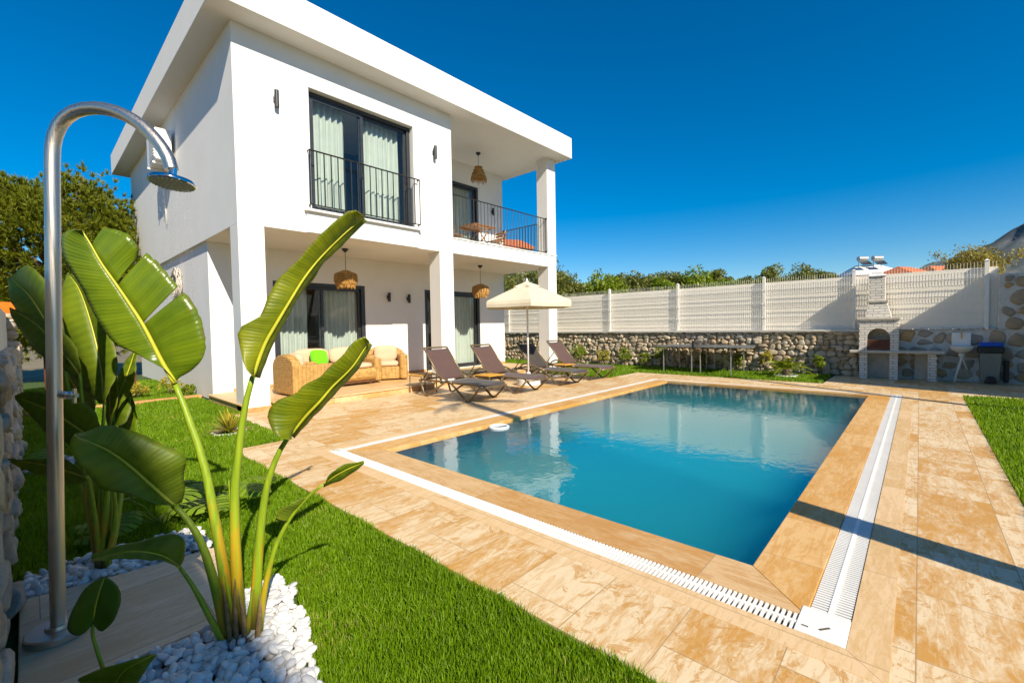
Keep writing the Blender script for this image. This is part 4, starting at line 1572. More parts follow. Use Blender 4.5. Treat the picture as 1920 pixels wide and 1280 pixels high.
# falling water: thin broken threads under the head
m = MB()
for k in range(130):
    rr, aa = .082 * sqrt(rng.uniform()), rng.uniform(0, 2 * pi)
    p = np.array(q @ Vector((rr * cos(aa), rr * sin(aa), .016))) + hc
    z = p[2] - rng.uniform(0, .03)
    while z > hc[2] - .55:
        L = rng.uniform(.004, .022) * (1 if z > hc[2] - .2 else .6)
        jx, jy = rng.normal(0, .003, 2)
        rad = rng.uniform(.0005, .0010)
        m.tube([(p[0] + jx, p[1] + jy, z), (p[0] + jx, p[1] + jy, z - L * .5), (p[0] + jx, p[1] + jy, z - L)], [rad * .4, rad, rad * .5], 4)
        z -= L + rng.exponential(.035)
o = m.build('shower_water', glass_mat('water_drops', (0.93, 0.96, 0.97), 1.33), smooth=True)
tag(o, 'thin drops of water falling from the shower head', 'water', kind='stuff')

# shower slab
m = MB()
m.prism([(-.07, 2.42), (.60, 2.42), (.80, 3.28), (.30, 3.34), (-.07, 3.40)], 'z', -.011, .040)
o = struct(m.build('shower_slab', travertine('travertine_slab', (.9, .62), (0.80, 0.62, 0.43), (0.68, 0.47, 0.27), .25), bevel=.005), 'travertine slab under the garden shower', 'slab')


# ------------------------------------------------------------------ pebbles
def pebbles(name, rects, n, label, zmax=.05, excl=None):
    V, T, nb = [], [], 0
    for i in range(n):
        while True:
            k = rng.choice(len(rects), p=np.array([(b - a) * (d - c) for a, b, c, d in rects]) / sum((b - a) * (d - c) for a, b, c, d in rects))
            a, b, c, d = rects[k]
            x, y = rng.uniform(a, b), rng.uniform(c, d)
            if excl is None or not excl(x, y):
                break
        s = np.array([rng.uniform(.017, .037), rng.uniform(.014, .027), rng.uniform(.010, .018)])
        p = ICO3 * (1 + .06 * np.sin(ICO3[:, [1, 2, 0]] * 2.2 + rng.uniform(0, 6, 3))) * s
        R = np.array(Matrix.Rotation(rng.uniform(0, 2 * pi), 3, 'Z') @ Matrix.Rotation(rng.normal(0, .35), 3, 'X') @ Matrix.Rotation(rng.normal(0, .35), 3, 'Y'))
        V.append(p @ R.T + np.array([x, y, rng.uniform(.0, zmax)]))
        T.append(ICO3F + nb)
        nb += len(ICO3)
    o = raw_mesh(name, np.vstack(V), np.vstack(T), 'pebble', smooth=True)
    return tag(o, label, 'pebbles', kind='stuff')


pebbles('pebbles', [(.22, .86, 1.70, 2.40), (.60, .93, 2.40, 2.62)], 1050, 'smooth white pebbles around the foot of the broad-leaved plant', excl=lambda x, y: x > .93 - .28 * abs(y - 2.45) or (y > 2.40 and x < .6 + .233 * (y - 2.42)))
pebbles('pebbles', [(-.05, .76, 3.36, 3.74)], 620, 'white pebbles in the shade behind the shower slab', excl=lambda x, y: y < 3.42 - .16 * max(0, x))
pebbles('pebbles', [(-.05, .30, 6.5, 7.1)], 300, 'white pebbles ringing a shaded plant by the boundary wall', excl=lambda x, y: (x - .1) ** 2 + (y - 6.8) ** 2 > .085)


# ------------------------------------------------------------------ grass
def lawn(name, regions, label, dens0=15000, d0=2.1, cap=60000, hgt=(.030, .055), maxd=None):
    """regions: (x0,x1,y0,y1, keep(x,y)); blades thin out and widen with distance"""
    Vs = []
    for x0, x1, y0, y1, keep in regions:
        # cells of 0.25 m
        xs = np.arange(x0, x1, .25)
        ys = np.arange(y0, y1, .25)
        for a in xs:
            for b in ys:
                w_, h_ = min(.25, x1 - a), min(.25, y1 - b)
                d = max(1.2, math.sqrt((a + .12) ** 2 + (b + .12) ** 2 + 1.2))
                den = dens0 * min(1.15, (d0 / d) ** 1.55)
                n = int(den * w_ * h_)
                if n < 1:
                    n = 1
                x = rng.uniform(a, a + w_, n)
                y = rng.uniform(b, b + h_, n)
                if keep is not None:
                    k = keep(x, y)
                    x, y = x[k], y[k]
                    n = len(x)
                if n == 0:
                    continue
                fat = max(1.0, (d / d0)) ** .78
                patch = .85 + .3 * np.sin(x * 5.1 + 1.3) * np.sin(y * 4.3) + rng.normal(0, .12, n)
                h = rng.uniform(hgt[0], hgt[1], n) * np.clip(patch, .6, 1.4)
                wd = rng.uniform(.0013, .0025, n) * fat
                an = rng.uniform(0, 2 * pi, n)
                ln = rng.normal(0, .34, n) * h
                la = rng.uniform(0, 2 * pi, n)
                tx, ty = cos_(an) * wd, sin_(an) * wd
                bx, by = cos_(la) * ln, sin_(la) * ln
                z0 = np.full(n, -.012)
                v = np.empty((n, 7, 3))
                v[:, 0] = np.stack([x - tx, y - ty, z0], 1)
                v[:, 1] = np.stack([x + tx, y + ty, z0], 1)
                v[:, 2] = np.stack([x - tx * .85 + bx * .3, y - ty * .85 + by * .3, h * .5], 1)
                v[:, 3] = np.stack([x + tx * .85 + bx * .3, y + ty * .85 + by * .3, h * .5], 1)
                v[:, 4] = np.stack([x - tx * .5 + bx * .75, y - ty * .5 + by * .75, h * .82], 1)
                v[:, 5] = np.stack([x + tx * .5 + bx * .75, y + ty * .5 + by * .75, h * .82], 1)
                v[:, 6] = np.stack([x + bx * 1.25, y + by * 1.25, h], 1)
                Vs.append(v)
    V = np.concatenate(Vs)
    n = len(V)
    base = (np.arange(n) * 7)[:, None]
    T = np.concatenate([base + np.array([0, 1, 3]), base + np.array([0, 3, 2]), base + np.array([2, 3, 5]), base + np.array([2, 5, 4]), base + np.array([4, 5, 6])], axis=1).reshape(-1, 3)
    o = raw_mesh(name, V.reshape(-1, 3), T, 'grass')
    return tag(o, label, 'grass', kind='stuff')


cos_, sin_ = np.cos, np.sin


def keepA(x, y):
    k = (x < 1.60 + .015 * np.sin(y * 9))
    # beds and slab
    bed = (y > 1.55) & (y < 2.50) & (x < .93 - .28 * np.abs(y - 2.45))
    bed |= (y >= 2.35) & (y < 3.40) & (x < .62 + .233 * (y - 2.42) + .03 * (y < 2.6))
    bed |= (y >= 3.30) & (y < 3.76) & (x < .80)
    bed |= (x - .1) ** 2 + (y - 6.8) ** 2 < .085
    return k & ~bed


lawn('lawn', [(-.10, 1.62, .5, 6.0, keepA), (-.10, 2.28, 6.0, 8.5, lambda x, y: (x < 2.28) & ((x - 1.86) ** 2 + (y - 7.05) ** 2 > .05)), (-.10, 2.46, 8.5, 11.42, None), (-.10, 2.54, 11.58, 17, None)],
     'thick green lawn between the boundary wall and the travertine paving', dens0=32000, d0=2.0)
lawn('lawn', [(2.4, 11.42, -2.2, -.585, None)], 'green lawn along the right edge of the paving, beyond the long grate', dens0=17000, hgt=(.035, .06))
lawn('lawn', [(12.12, 14.15, 1.65, 6.1, None), (10.47, 14.15, 6.12, 8.5, lambda x, y: (x < 11.06) | (x > 11.52) | (y < 8.5)), (11.55, 14.15, 8.5, 13, None)],
     'narrow strip of lawn at the foot of the stone wall', dens0=14000)


# ------------------------------------------------------------------ stone walls
def courses(y0, y1, z0, z1, hmin, hmax, wmin, wmax):
    """irregular courses of stones: (y, z, half width, half height)"""
    out = []
    z = z0
    while z < z1 - .03:
        h = min(rng.uniform(hmin, hmax), z1 - z)
        if z1 - z - h < hmin * .5:
            h = z1 - z
        y = y0 - rng.uniform(0, wmin)
        while y < y1:
            w_ = min(rng.uniform(wmin, wmax), y1 - y)
            if w_ < wmin * .5:
                break
            k = rng.uniform()
            if k < .28 and h > hmin * 1.2:
                out.append((y + w_ / 2, z + h * .25, w_ / 2, h * .27))
                out.append((y + w_ / 2 + rng.normal(0, .02), z + h * .75, w_ / 2, h * .27))
            else:
                out.append((y + w_ / 2, z + h / 2 + rng.normal(0, .012), w_ / 2 * rng.uniform(.9, 1.12), h / 2 * rng.uniform(.9, 1.15)))
            y += w_
        z += h
    return out


t = thing('dry_stone_wall', 'rough dry stone wall of tan field stones under the white fence', 'stone wall', (14.3, 9, 0))
it = []
for y, z, a, b in courses(1.02, 16.5, 0.0, 1.12, .10, .19, .11, .27):
    it.append(((14.12 + rng.normal(0, .014), y, z), (rng.uniform(.055, .10), a * 1.12, b * 1.20), rng.normal(0, .16)))
V, T = rocks(it, 3, 12, 0, -1)
raw_mesh('stones', V, T, 'stone', t)
MB().box(14.13, 14.55, 1.0, 30, -.05, 1.10).build('wall_core', 'joint', t)
m = MB()
m.box(14.02, 14.58, 1.0, 30, 1.125, 1.185)
m.build('coping', 'wallcap', t, bevel=.01)

t = thing('mortared_stone_wall', 'stone wall with broad pale mortar joints behind the barbecue and bin', 'stone wall', (14.3, -3, 0))
m = MB()
m.box(14.13, 14.55, -8, 1.0, -.05, 1.16)
m.box(14.10, 14.6, -8, -1.24, 1.16, 2.34)
m.build('mortar', 'mortar', t, bevel=.01)
it = []
for y, z, a, b in courses(-7.9, .95, 0.04, 1.14, .20, .30, .20, .36) + courses(-7.9, -1.30, 1.16, 2.30, .22, .33, .22, .40):
    it.append(((14.13 if z < 1.16 else 14.10, y + rng.normal(0, .02), z + rng.normal(0, .02)), (rng.uniform(.025, .055), a * rng.uniform(.90, 1.06), b * rng.uniform(.86, 1.04)), rng.normal(0, .28)))
V, T = rocks(it, 3, 12, 0, -1)
raw_mesh('stones', V, T, 'bigstone', t)
m = MB()
for k in range(46):
    y = -1.2 + k * .048 + rng.normal(0, .01)
    m.add(ICO2 * np.array([.05, .03, .022]) * rng.uniform(.7, 1.2) + np.array([14.13, y, 1.175]), [tuple(f_) for f_ in ICO2F])
m.build('mortar_crumbs', 'mortar', t)

# white mesh fence on top
t = thing('mesh_fence', 'white welded mesh fence with spiked top and white backing on the stone wall', 'fence', (14.2, 6, 1.18))
FX = 14.20
posts = [15.6, 13.16, 10.70, 8.22, 5.74, 3.27, 1.235, -1.07]
for y in posts:
    m = MB()
    m.box(FX - .035, FX + .035, y - .035, y + .035, 1.186, 2.66)
    m.add([(FX - .045, y - .045, 2.66), (FX + .045, y - .045, 2.66), (FX + .045, y + .045, 2.66), (FX - .045, y + .045, 2.66), (FX, y, 2.70)], [(0, 1, 4), (1, 2, 4), (2, 3, 4), (3, 0, 4), (3, 2, 1, 0)])
    m.build('post', 'fencewhite', t)
ends = posts[1:] + [-1.21]
for a, b in zip(posts, ends):
    y1, y0 = a - .036, b + (.036 if b > -1.2 else 0)
    m = MB()
    r_ = .0026 if y0 < 9 else .0032
    n = max(2, int((y1 - y0) / .052))
    x = FX - .02
    for k in range(n + 1):
        y = y0 + (y1 - y0) * k / n
        m.tube([(x, y, 1.20), (x, y, 1.50), (x - .03, y, 1.55), (x, y, 1.60), (x, y, 1.88), (x - .035, y, 1.93), (x, y, 1.98), (x, y, 2.26), (x - .03, y, 2.31), (x, y, 2.36), (x, y, 2.64)], r_, 4)
    for z in (1.22, 1.36, 1.50, 1.60, 1.74, 1.88, 1.98, 2.12, 2.26, 2.36, 2.50):
        m.tube([(x - .004, y0, z), (x - .004, y1, z)], .0035, 4)
    for z in (1.55, 1.93, 2.31):
        m.tube([(x - .035, y0, z), (x - .035, y1, z)], .0035, 4)
    m.build('mesh_panel', 'fencewhite', t)
    MB().box(FX + .055, FX + .075, y0 - .035, y1 + .035, 1.186, 2.52).build('backing_sheet', 'sheet', t)

# boundary wall on the left: stone below, plaster above
t = thing('boundary_wall', 'garden boundary wall of grey stone with a plastered top beside the shower', 'boundary wall', (-.2, 6, 0))
it = []
for y, z, a, b in courses(1.9, 16, 0.0, 1.22, .12, .24, .16, .38):
    it.append(((-.135 + rng.normal(0, .012), y, z), (rng.uniform(.055, .085), a * 1.05, b * 1.08), rng.normal(0, .12)))
y = 1.9
while y < 16:
    w_ = rng.uniform(.16, .34)
    it.append(((-.19 + rng.normal(0, .01), y + w_ / 2, 1.22), (.12, w_ / 2 * 1.03, .045), 0))
    y += w_
V, T = rocks(it, 3, 13, 0, 1)
raw_mesh('stones', V, T, 'greystone', t)
MB().box(-.42, -.14, 1.92, 16, -.05, 1.20).build('wall_core', 'joint', t)
MB().box(-.40, -.165, 1.96, 9.0, 1.20, 1.70).build('plastered_top', 'boundary', t, bevel=.01)
m = MB()
it = []
for y, z, a, b in courses(9.05, 9.6, 1.24, 1.70, .10, .16, .18, .3):
    it.append(((-.16, y, z), (.10, a, b * 1.1), 0))
V, T = rocks(it, 3, 12)
raw_mesh('stone_pier', V, T, 'greystone', t)

# terracotta edging strip in the side lawn
m = MB()
m.box(-.05, 2.53, 11.43, 11.56, -.02, .055)
o = m.build('edging_strip', 'terra', bevel=.01)
tag(o, 'low terracotta edging strip across the side lawn', 'edging')

# ------------------------------------------------------------------ barbecue, sink, bin, table tennis
t = thing('barbecue', 'white block barbecue with arched firebox, tall chimney and side counter', 'barbecue', (13.9, .5, 0))
XF, XB = 13.72, 14.09
m = MB()
m.box(XF, XB, .93, 1.08, 0, .62)
m.build('leg', 'block', t)
MB().box(XF, XB, .37, .52, 0, .62).build('leg', 'block', t)
MB().box(XF, XB, -.29, -.14, 0, .62).build('leg', 'block', t)
MB().box(XB - .05, XB - .002, .5205, .9295, 0.002, .62).build('back_panel', 'concrete', t)
MB().box(XB - .05, XB - .002, -.1395, .08, 0.002, .62).build('back_panel', 'concrete', t)
m = MB()
m.box(XF - .07, XB, -.42, 1.27, .621, .685)
m.build('counter', 'concrete', t, bevel=.01)
# firebox front with arched opening (in the YZ plane)
m = MB()
yc, hw, zt, zb = .725, .215, 1.41, .686
ys = [yc + hw * cos(a) for a in np.linspace(0, pi, 17)]
zs = [.975 + .235 * sin(a) for a in np.linspace(0, pi, 17)]
m.box(XF, XB, yc + hw, 1.09, zb, zt)
m.box(XF, XB, .36, yc - hw, zb, zt)
for k in range(16):
    ya, yb_, za, zb_ = ys[k], ys[k + 1], zs[k], zs[k + 1]
    m.add([(XF, ya, za), (XF, yb_, zb_), (XF, yb_, zt), (XF, ya, zt), (XB, ya, za), (XB, yb_, zb_), (XB, yb_, zt), (XB, ya, zt)], [(0, 1, 2, 3), (7, 6, 5, 4), (0, 4, 5, 1), (2, 6, 7, 3)])
m.build('firebox', 'block', t)
MB().box(XB - .04, XB - .003, yc - hw + .001, yc + hw - .001, .6865, 1.23).build('firebox_back', 'firebox', t)
m = MB()
for z in (.76, .80, .84, .88, .92):
    m.tube([(XF + .03, yc - hw + .005, z), (XF + .03, yc + hw - .005, z)], .009, 5)
m.box(XF + .04, XF + .05, yc - hw + .005, yc + hw - .005, .70, .94)
m.build('grill', 'grill', t)
MB().box(XF - .035, XB, .325, 1.125, 1.411, 1.465).build('hood_ledge', 'concrete', t, bevel=.006)


def frustum(mb, x0, x1, y0, y1, z0, X0, X1, Y0, Y1, z1):
    vs = [(x0, y0, z0), (x1, y0, z0), (x1, y1, z0), (x0, y1, z0), (X0, Y0, z1), (X1, Y0, z1), (X1, Y1, z1), (X0, Y1, z1)]
    mb.add(vs, [(0, 3, 2, 1), (4, 5, 6, 7), (0, 1, 5, 4), (1, 2, 6, 5), (2, 3, 7, 6), (3, 0, 4, 7)])


m = MB()
frustum(m, XF + .03, XB, .49, .98, 1.466, XF + .08, XB, .585, .91, 1.83)
m.build('hood', 'block', t)
MB().box(XF + .05, XB, .55, .95, 1.831, 1.88).build('chimney_ledge', 'concrete', t, bevel=.005)
m = MB()
m.box(XF + .09, XB - .02, .615, .915, 1.881, 2.46)
m.build('chimney', 'block', t)
m = MB()
frustum(m, XF + .06, XB + .01, .585, .945, 2.461, XF + .10, XB - .03, .62, .90, 2.50)
m.box(XF + .16, XB - .09, .66, .86, 2.501, 2.56)
m.build('chimney_cap', 'whiteplastic', t, bevel=.006)

t = thing('wash_basin', 'white ceramic wash basin with brass tap on the mortared wall', 'sink', (14.0, -.68, .75))
m = MB()
m.box(14.055, 14.085, -.84, -.53, .80, 1.10)
m.build('splashback', 'ceramic', t, bevel=.02)
m = MB()
prof = [(.03, -.15), (.10, -.13), (.17, -.07), (.195, -.01), (.20, .0), (.19, .004), (.165, -.02), (.10, -.085), (.01, -.10)]
m.lathe(prof, (13.89, -.685, .795), 28)
m.build('bowl', 'ceramic', t, smooth=True, auto=40)
m = MB()
m.tube([(14.05, -.685, 1.04), (13.98, -.685, 1.045), (13.93, -.685, 1.03), (13.915, -.685, .97)], .013, 8)
m.tube([(13.99, -.685, 1.045), (13.99, -.685, 1.10)], .012, 8)
m.obox((13.99, -.685, 1.105), (.02, .06, .014))
m.build('tap', 'brass', t, smooth=True, auto=40)
m = MB()
m.lathe([(.05, .645), (.055, .60), (.03, .55), (.022, .5)], (13.89, -.685, 0), 14)
m.tube([(13.89, -.685, .52), (13.90, -.65, .36), (13.96, -.60, .12), (14.0, -.59, .01)], .022, 9)
m.tube([(13.89, -.70, .53), (13.95, -.74, .40), (14.03, -.78, .28)], .016, 8)
m.build('drain_pipe', 'whiteplastic', t, smooth=True, auto=40)

t = thing('pedal_bin', 'grey pedal bin with a black rim and blue lid against the stone wall', 'bin', (14.0, -1.13, 0))
m = MB()
frustum(m, 13.86, 14.06, -1.25, -.98, .03, 13.82, 14.08, -1.29, -.955, .66)
m.build('bin_body', 'bingrey', t, bevel=.02)
m = MB()
m.box(13.80, 14.09, -1.32, -.93, .661, .80)
m.build('rim', 'black', t, bevel=.02)
m = MB()
m.prism([(13.80, .801), (14.09, .801), (14.08, .86), (13.98, .89), (13.88, .885), (13.81, .84)], 'y', -1.30, -.95)
m.build('lid', 'binblue', t, bevel=.02)
m = MB()
m.prism([(-1.20, .02), (-1.05, .02), (-1.05, .12), (-1.08, .17), (-1.17, .17), (-1.20, .12)], 'x', 13.78, 13.85)
m.build('pedal', 'black', t, bevel=.01)
MB().box(13.95, 14.08, -1.40, -1.325, .03, .50).build('wheel_housing', 'black', t, bevel=.02)

t = thing('table_tennis_table', 'blue grey table tennis table with net standing on the grass strip', 'table tennis table', (13.3, 4.65, 0))
TX0, TX1, TY0, TY1 = 12.62, 14.0, 3.42, 5.86
for a, b in ((TY0, 4.635), (4.645, TY1)):
    m = MB()
    m.box(TX0, TX1, a, b, .735, .76)
    m.build('table_top', 'pptop', t, bevel=.004)
    for q_ in (a + .02, b - .04):
        MB().box(TX0 + .02, TX1 - .02, q_, q_ + .02, .705, .734).build('apron', 'alu', t)
for y in (3.72, 4.52, 4.76, 5.58):
    for x in (TX0 + .1, TX1 - .1):
        MB().box(x - .011, x + .011, y - .011, y + .011, 0, .735).build('leg', 'alu', t)
m = MB()
for z in np.arange(.765, .91, .02):
    m.tube([(TX0 - .12, 4.64, z), (TX1 + .12, 4.64, z)], .0022, 4)
for x in np.arange(TX0 - .12, TX1 + .13, .03):
    m.tube([(x, 4.64, .763), (x, 4.64, .912)], .002, 4)
m.tube([(TX0 - .12, 4.64, .912), (TX1 + .12, 4.64, .912)], .006, 4)
m.build('net', 'black', t)
for x in (TX0 - .12, TX1 + .12):
    MB().box(x - .02, x + .02, 4.615, 4.665, .70, .925).build('net_post', 'black', t)

# floating ring in the pool
m = MB()
fx, fy = 4.52, 4.42
m.tube([(fx + .13 * cos(a), fy + .13 * sin(a), -.022) for a in np.linspace(0, 2 * pi, 28, endpoint=False)], .020, 10, closed=True)
o = m.build('floating_ring', 'whiteplastic', smooth=True)
tag(o, 'small white ring floating in the pool near the loungers', 'float')


# ------------------------------------------------------------------ broad-leaved plants
def W(pts, d0=None, d1=None):
    """(px, py[, depth]) -> world points; depth runs from d0 to d1 when not given"""
    out = []
    n = len(pts)
    for i, p in enumerate(pts):
        d = p[2] if len(p) > 2 else d0 + (d1 - d0) * i / max(1, n - 1)
        out.append(at(p[0], p[1], d))
    return out


def half(mb, rib, edge, n=26, k=7, bulge=.10, ripple=.0022, u0=0.0):
    """one half of a leaf blade between midrib and margin, arched away from the midrib"""
    A, B = spline(rib, n), spline(edge, n)
    L = np.concatenate([[0], np.cumsum(np.linalg.norm(np.diff(A, axis=0), axis=1))])
    B = B + (A - B) * (np.abs(rng.normal(0, .016, n)) * np.linspace(.3, 1, n))[:, None]
    P, U = [], []
    for i in range(n):
        t_ = A[min(i + 1, n - 1)] - A[max(i - 1, 0)]
        s_ = B[i] - A[i]
        w_ = np.linalg.norm(s_)
        nn = np.cross(t_, s_)
        nn = nn / (np.linalg.norm(nn) + 1e-9)
        if nn @ (CAM - A[i]) < 0:
            nn = -nn
        row, ur = [], []
        for j in range(k):
            v = j / (k - 1)
            off = bulge * w_ * sin(pi * v * .9) + ripple * v * sin(L[i] * 75 + 2 * v) + ripple * 1.6 * v * v * sin(L[i] * 23 + 1)
            row.append(A[i] + s_ * v + nn * off)
            ur.append((u0 + L[i], v))
        P.append(row)
        U.append(ur)
    mb.grid(P, U)


def petiole(mb, pts, r0_, r1_, n=26):
    P = spline(pts, n)
    mb.tube(P, list(np.linspace(r0_, r1_, n)), 10, uv=True)


BASE = np.array([.585, 2.27, 0.0])
pl = thing('bird_of_paradise_plant', 'tall broad-leaved plant with split glossy leaves rising from white pebbles', 'plant', tuple(BASE))


def leaf_part(rib, halves, mat, pet=None, pr=(.02, .011), ribr=(.010, .003), parent=None, bulge=.10):
    m = MB()
    for h_ in halves:
        r_, e_ = h_[0], h_[1]
        half(m, r_, e_, bulge=h_[2] if len(h_) > 2 else bulge)
    lf = m.build('leaf', mat, parent, smooth=True, solid=.0012)
    q_ = MB()
    P = spline(rib, 30)
    off = np.array([(CAM - p) / np.linalg.norm(CAM - p) for p in P]) * .002
    q_.tube(P + off, list(np.linspace(ribr[0], ribr[1], 30)), 8)
    q_.build('midrib', 'midrib', lf, smooth=True)
    if pet is not None:
        p_ = MB()
        petiole(p_, pet, *pr)
        p_.build('stalk', 'petiole', lf, smooth=True)
    return lf


# L1: the big split leaf
d0, d1 = 2.07, 1.95
ribpx = [(328, 718), (304, 678), (271, 614), (243, 570), (215, 529), (189, 492), (168, 455), (153, 432)]


def dl(px, a=None):
    t_ = (328 - px) / (328 - 153)
    return d0 + (d1 - d0) * min(1, max(0, t_))


rib = W([(x, y, dl(x)) for x, y in ribpx])
LE = [(326, 716), (313, 697), (300, 688), (255, 663), (217, 645), (189, 607), (170, 579), (149, 532), (128, 497), (119, 474), (115, 455), (118, 437), (131, 429), (152, 431)]
lobes = [
    (rib, W([(x, y, 2.05 - .13 * i / 13) for i, (x, y) in enumerate(LE)]), .07),
    (W([(x, y, dl(x)) for x, y in [(328, 718), (318, 701), (304, 678), (287, 644), (272, 616), (269, 608)]]), W([(x, y, 2.09 - .03 * i / 7) for i, (x, y) in enumerate([(333, 709), (360, 694), (379, 675), (387, 647), (381, 610), (372, 580), (361, 563), (347, 547)])]), .05),
    (W([(x, y, dl(x)) for x, y in [(268, 605), (256, 588), (243, 570), (231, 552), (221, 534)]]), W([(x, y, 2.06 - .03 * i / 3) for i, (x, y) in enumerate([(335, 537), (315, 512), (296, 491), (276, 472)])]), .02),
    (W([(x, y, dl(x)) for x, y in [(219, 530), (204, 511), (189, 492), (178, 473), (172, 458)]]), W([(x, y, 2.03 - .06 * i / 5) for i, (x, y) in enumerate([(256, 486), (260, 464), (252, 452), (240, 438), (213, 429), (193, 426)])]), .03)]
leaf_part(rib, lobes, 'banana', W([(433, 1190, 2.03), (424, 1100, 2.04), (403, 975, 2.05), (382, 870, 2.06), (352, 780, 2.07), (328, 718, 2.08)]), (.027, .012), (.011, .003), parent=pl)

# L2: the tall folded leaf
rib = W([(499, 640, 2.06), (518, 607, 2.08), (545, 562, 2.11), (570, 522, 2.14), (600, 484, 2.17), (644, 440, 2.21), (682, 408, 2.25)])
rib = W([(474, 706, 2.03), (486, 672, 2.045)]) + rib
l_ = W([(x, y, 1.97 + .2 * i / 15) for i, (x, y) in enumerate([(472, 706), (457, 686), (452, 660), (445, 621), (463, 606), (487, 593), (498, 566), (510, 542), (522, 522), (550, 494), (579, 461), (611, 429), (630, 411), (648, 396), (665, 392), (681, 404)])])
r_ = W([(x, y, 2.12 + .2 * i / 8) for i, (x, y) in enumerate([(477, 706), (500, 655), (531, 594), (556, 551), (577, 519), (600, 492), (632, 466), (655, 438), (684, 411)])])
leaf_part(rib, [(rib, l_, .10), (rib, r_, .25)], 'banana_young', W([(452, 1190, 2.02), (443, 1060, 2.02), (440, 930, 2.02), (447, 850, 2.02), (460, 760, 2.025), (474, 706, 2.03)]), (.028, .011), (.009, .003), parent=pl)
# its torn strip
m = MB()
half(m, W([(560, 540, 2.2), (585, 512, 2.2), (612, 483, 2.2)]), W([(570, 542, 2.22), (590, 520, 2.22), (614, 482, 2.22)]), n=10)
m.build('leaf_shred', 'banana_young', pl, smooth=True, solid=.001)

# L3: the right folded leaf
rib = W([(544, 815, 2.0), (574, 779, 2.0), (600, 752, 2.0), (624, 724, 2.01), (661, 687, 2.02), (691, 641, 2.04)])
l_ = W([(x, y, 1.90 + .1 * i / 15) for i, (x, y) in enumerate([(538, 822), (524, 818), (511, 808), (503, 787), (502, 773), (513, 755), (530, 745), (553, 738), (567, 722), (598, 705), (617, 687), (645, 663), (659, 643), (672, 633), (684, 630), (691, 639)])])
r_ = W([(x, y, 2.08 + .05 * i / 5) for i, (x, y) in enumerate([(546, 817), (578, 784), (604, 757), (629, 728), (665, 691), (692, 645)])])
leaf_part(rib, [(rib, l_, .13), (rib, r_, .2)], 'banana_young', W([(475, 1195, 2.02), (482, 1080, 2.02), (490, 980, 2.01), (502, 905, 2.0), (523, 848, 2.0), (544, 815, 2.0)]), (.026, .010), (.008, .003), parent=pl)

# L4: the small leaf on the right
rib = W([(607, 907, 1.95), (626, 893, 1.95), (650, 880, 1.95), (683, 866, 1.96)])
l_ = W([(608, 905, 1.93), (616, 890, 1.92), (627, 880, 1.92), (648, 870, 1.93), (682, 865, 1.95)])
r_ = W([(605, 911, 1.97), (622, 905, 1.98), (643, 897, 1.98), (661, 887, 1.98), (682, 871, 1.97)])
lf = leaf_part(rib, [(rib, l_), (rib, r_)], 'banana_shade', W([(483, 1215, 2.0), (494, 1120, 1.99), (515, 1030, 1.98), (545, 970, 1.97), (579, 930, 1.96), (607, 907, 1.95)]), (.017, .005), (.004, .002), parent=pl)
m = MB()
half(m, W([(541, 979, 1.97), (552, 962, 1.97), (578, 932, 1.96)]), W([(517, 972, 1.94), (521, 957, 1.93), (540, 945, 1.93), (572, 932, 1.95)]), n=14)
m.build('leaf', 'banana_shade', pl, smooth=True, solid=.0012)

# L5: the shaded leaf to the left
d0, d1 = 1.98, 1.80
rib = W([(326, 948), (284, 910), (244, 874), (203, 845), (162, 827), (137, 818)], d0, d1)
l_ = W([(338, 944), (346, 920), (345, 894), (349, 856), (331, 842), (309, 833), (280, 819), (252, 809), (203, 797), (162, 808), (137, 817)], 2.05, 1.90)
r_ = W([(318, 949), (284, 944), (244, 927), (195, 918), (175, 903), (162, 886), (142, 866), (131, 834), (135, 820)], 1.92, 1.70)
leaf_part(rib, [(rib, l_, .12), (rib, r_, .1)], 'banana_shade', W([(430, 1225, 2.0), (410, 1125, 2.0), (381, 1026, 1.99), (350, 972, 1.985), (326, 948, 1.98)]), (.026, .011), (.009, .003), parent=pl)

# L6: the low leaf
rib = W([(337, 1063), (300, 1041), (244, 1034), (172, 1049)], 1.92, 1.82)
l_ = W([(343, 1045), (346, 1014), (325, 1000), (284, 1008), (244, 1019), (205, 1029), (172, 1042)], 1.98, 1.86)
r_ = W([(332, 1064), (300, 1052), (244, 1047), (205, 1051), (173, 1055)], 1.86, 1.78)
leaf_part(rib, [(rib, l_, .12), (rib, r_, .1)], 'banana_shade', W([(428, 1235, 1.98), (416, 1200, 1.97), (390, 1150, 1.95), (361, 1097, 1.93), (337, 1063, 1.92)]), (.017, .007), (.006, .002), parent=pl)
# young spear and dry sheaths at the foot
m = MB()
petiole(m, W([(449, 1190, 2.05), (437, 1060, 2.05), (432, 960, 2.05), (429, 900, 2.05)]), .014, .002)
petiole(m, W([(441, 1190, 1.99), (430, 1120, 1.98), (421, 1075, 1.97)]), .016, .003)
petiole(m, W([(462, 1195, 1.98), (470, 1130, 1.98), (476, 1100, 1.98)]), .016, .002)
m.build('young_stalk', 'petiole', pl, smooth=True)
m = MB()
for a_, b_, c_ in (((430, 1230), (420, 1140), (416, 1090)), ((455, 1235), (452, 1160), (446, 1105)), ((440, 1235), (436, 1150), (440, 1085)), ((474, 1230), (482, 1150), (487, 1112))):
    p = W([a_, b_, c_], 1.97, 1.96)
    p2 = [x + rt * .022 for x in p]
    half(m, p, [p2[0], p2[1], p[2] + rt * .003], n=10, k=4, bulge=.25)
m.build('dry_sheath', simple('dry_sheath', (0.24, 0.155, 0.065), .7, var=.45, scale=30), pl, smooth=True, solid=.002)

# second plant, behind the shower
B2 = np.array([.26, 3.52, 0])
pl = thing('bird_of_paradise_plant', 'broad-leaved plant with dull shaded leaves behind the steel shower', 'plant', tuple(B2))


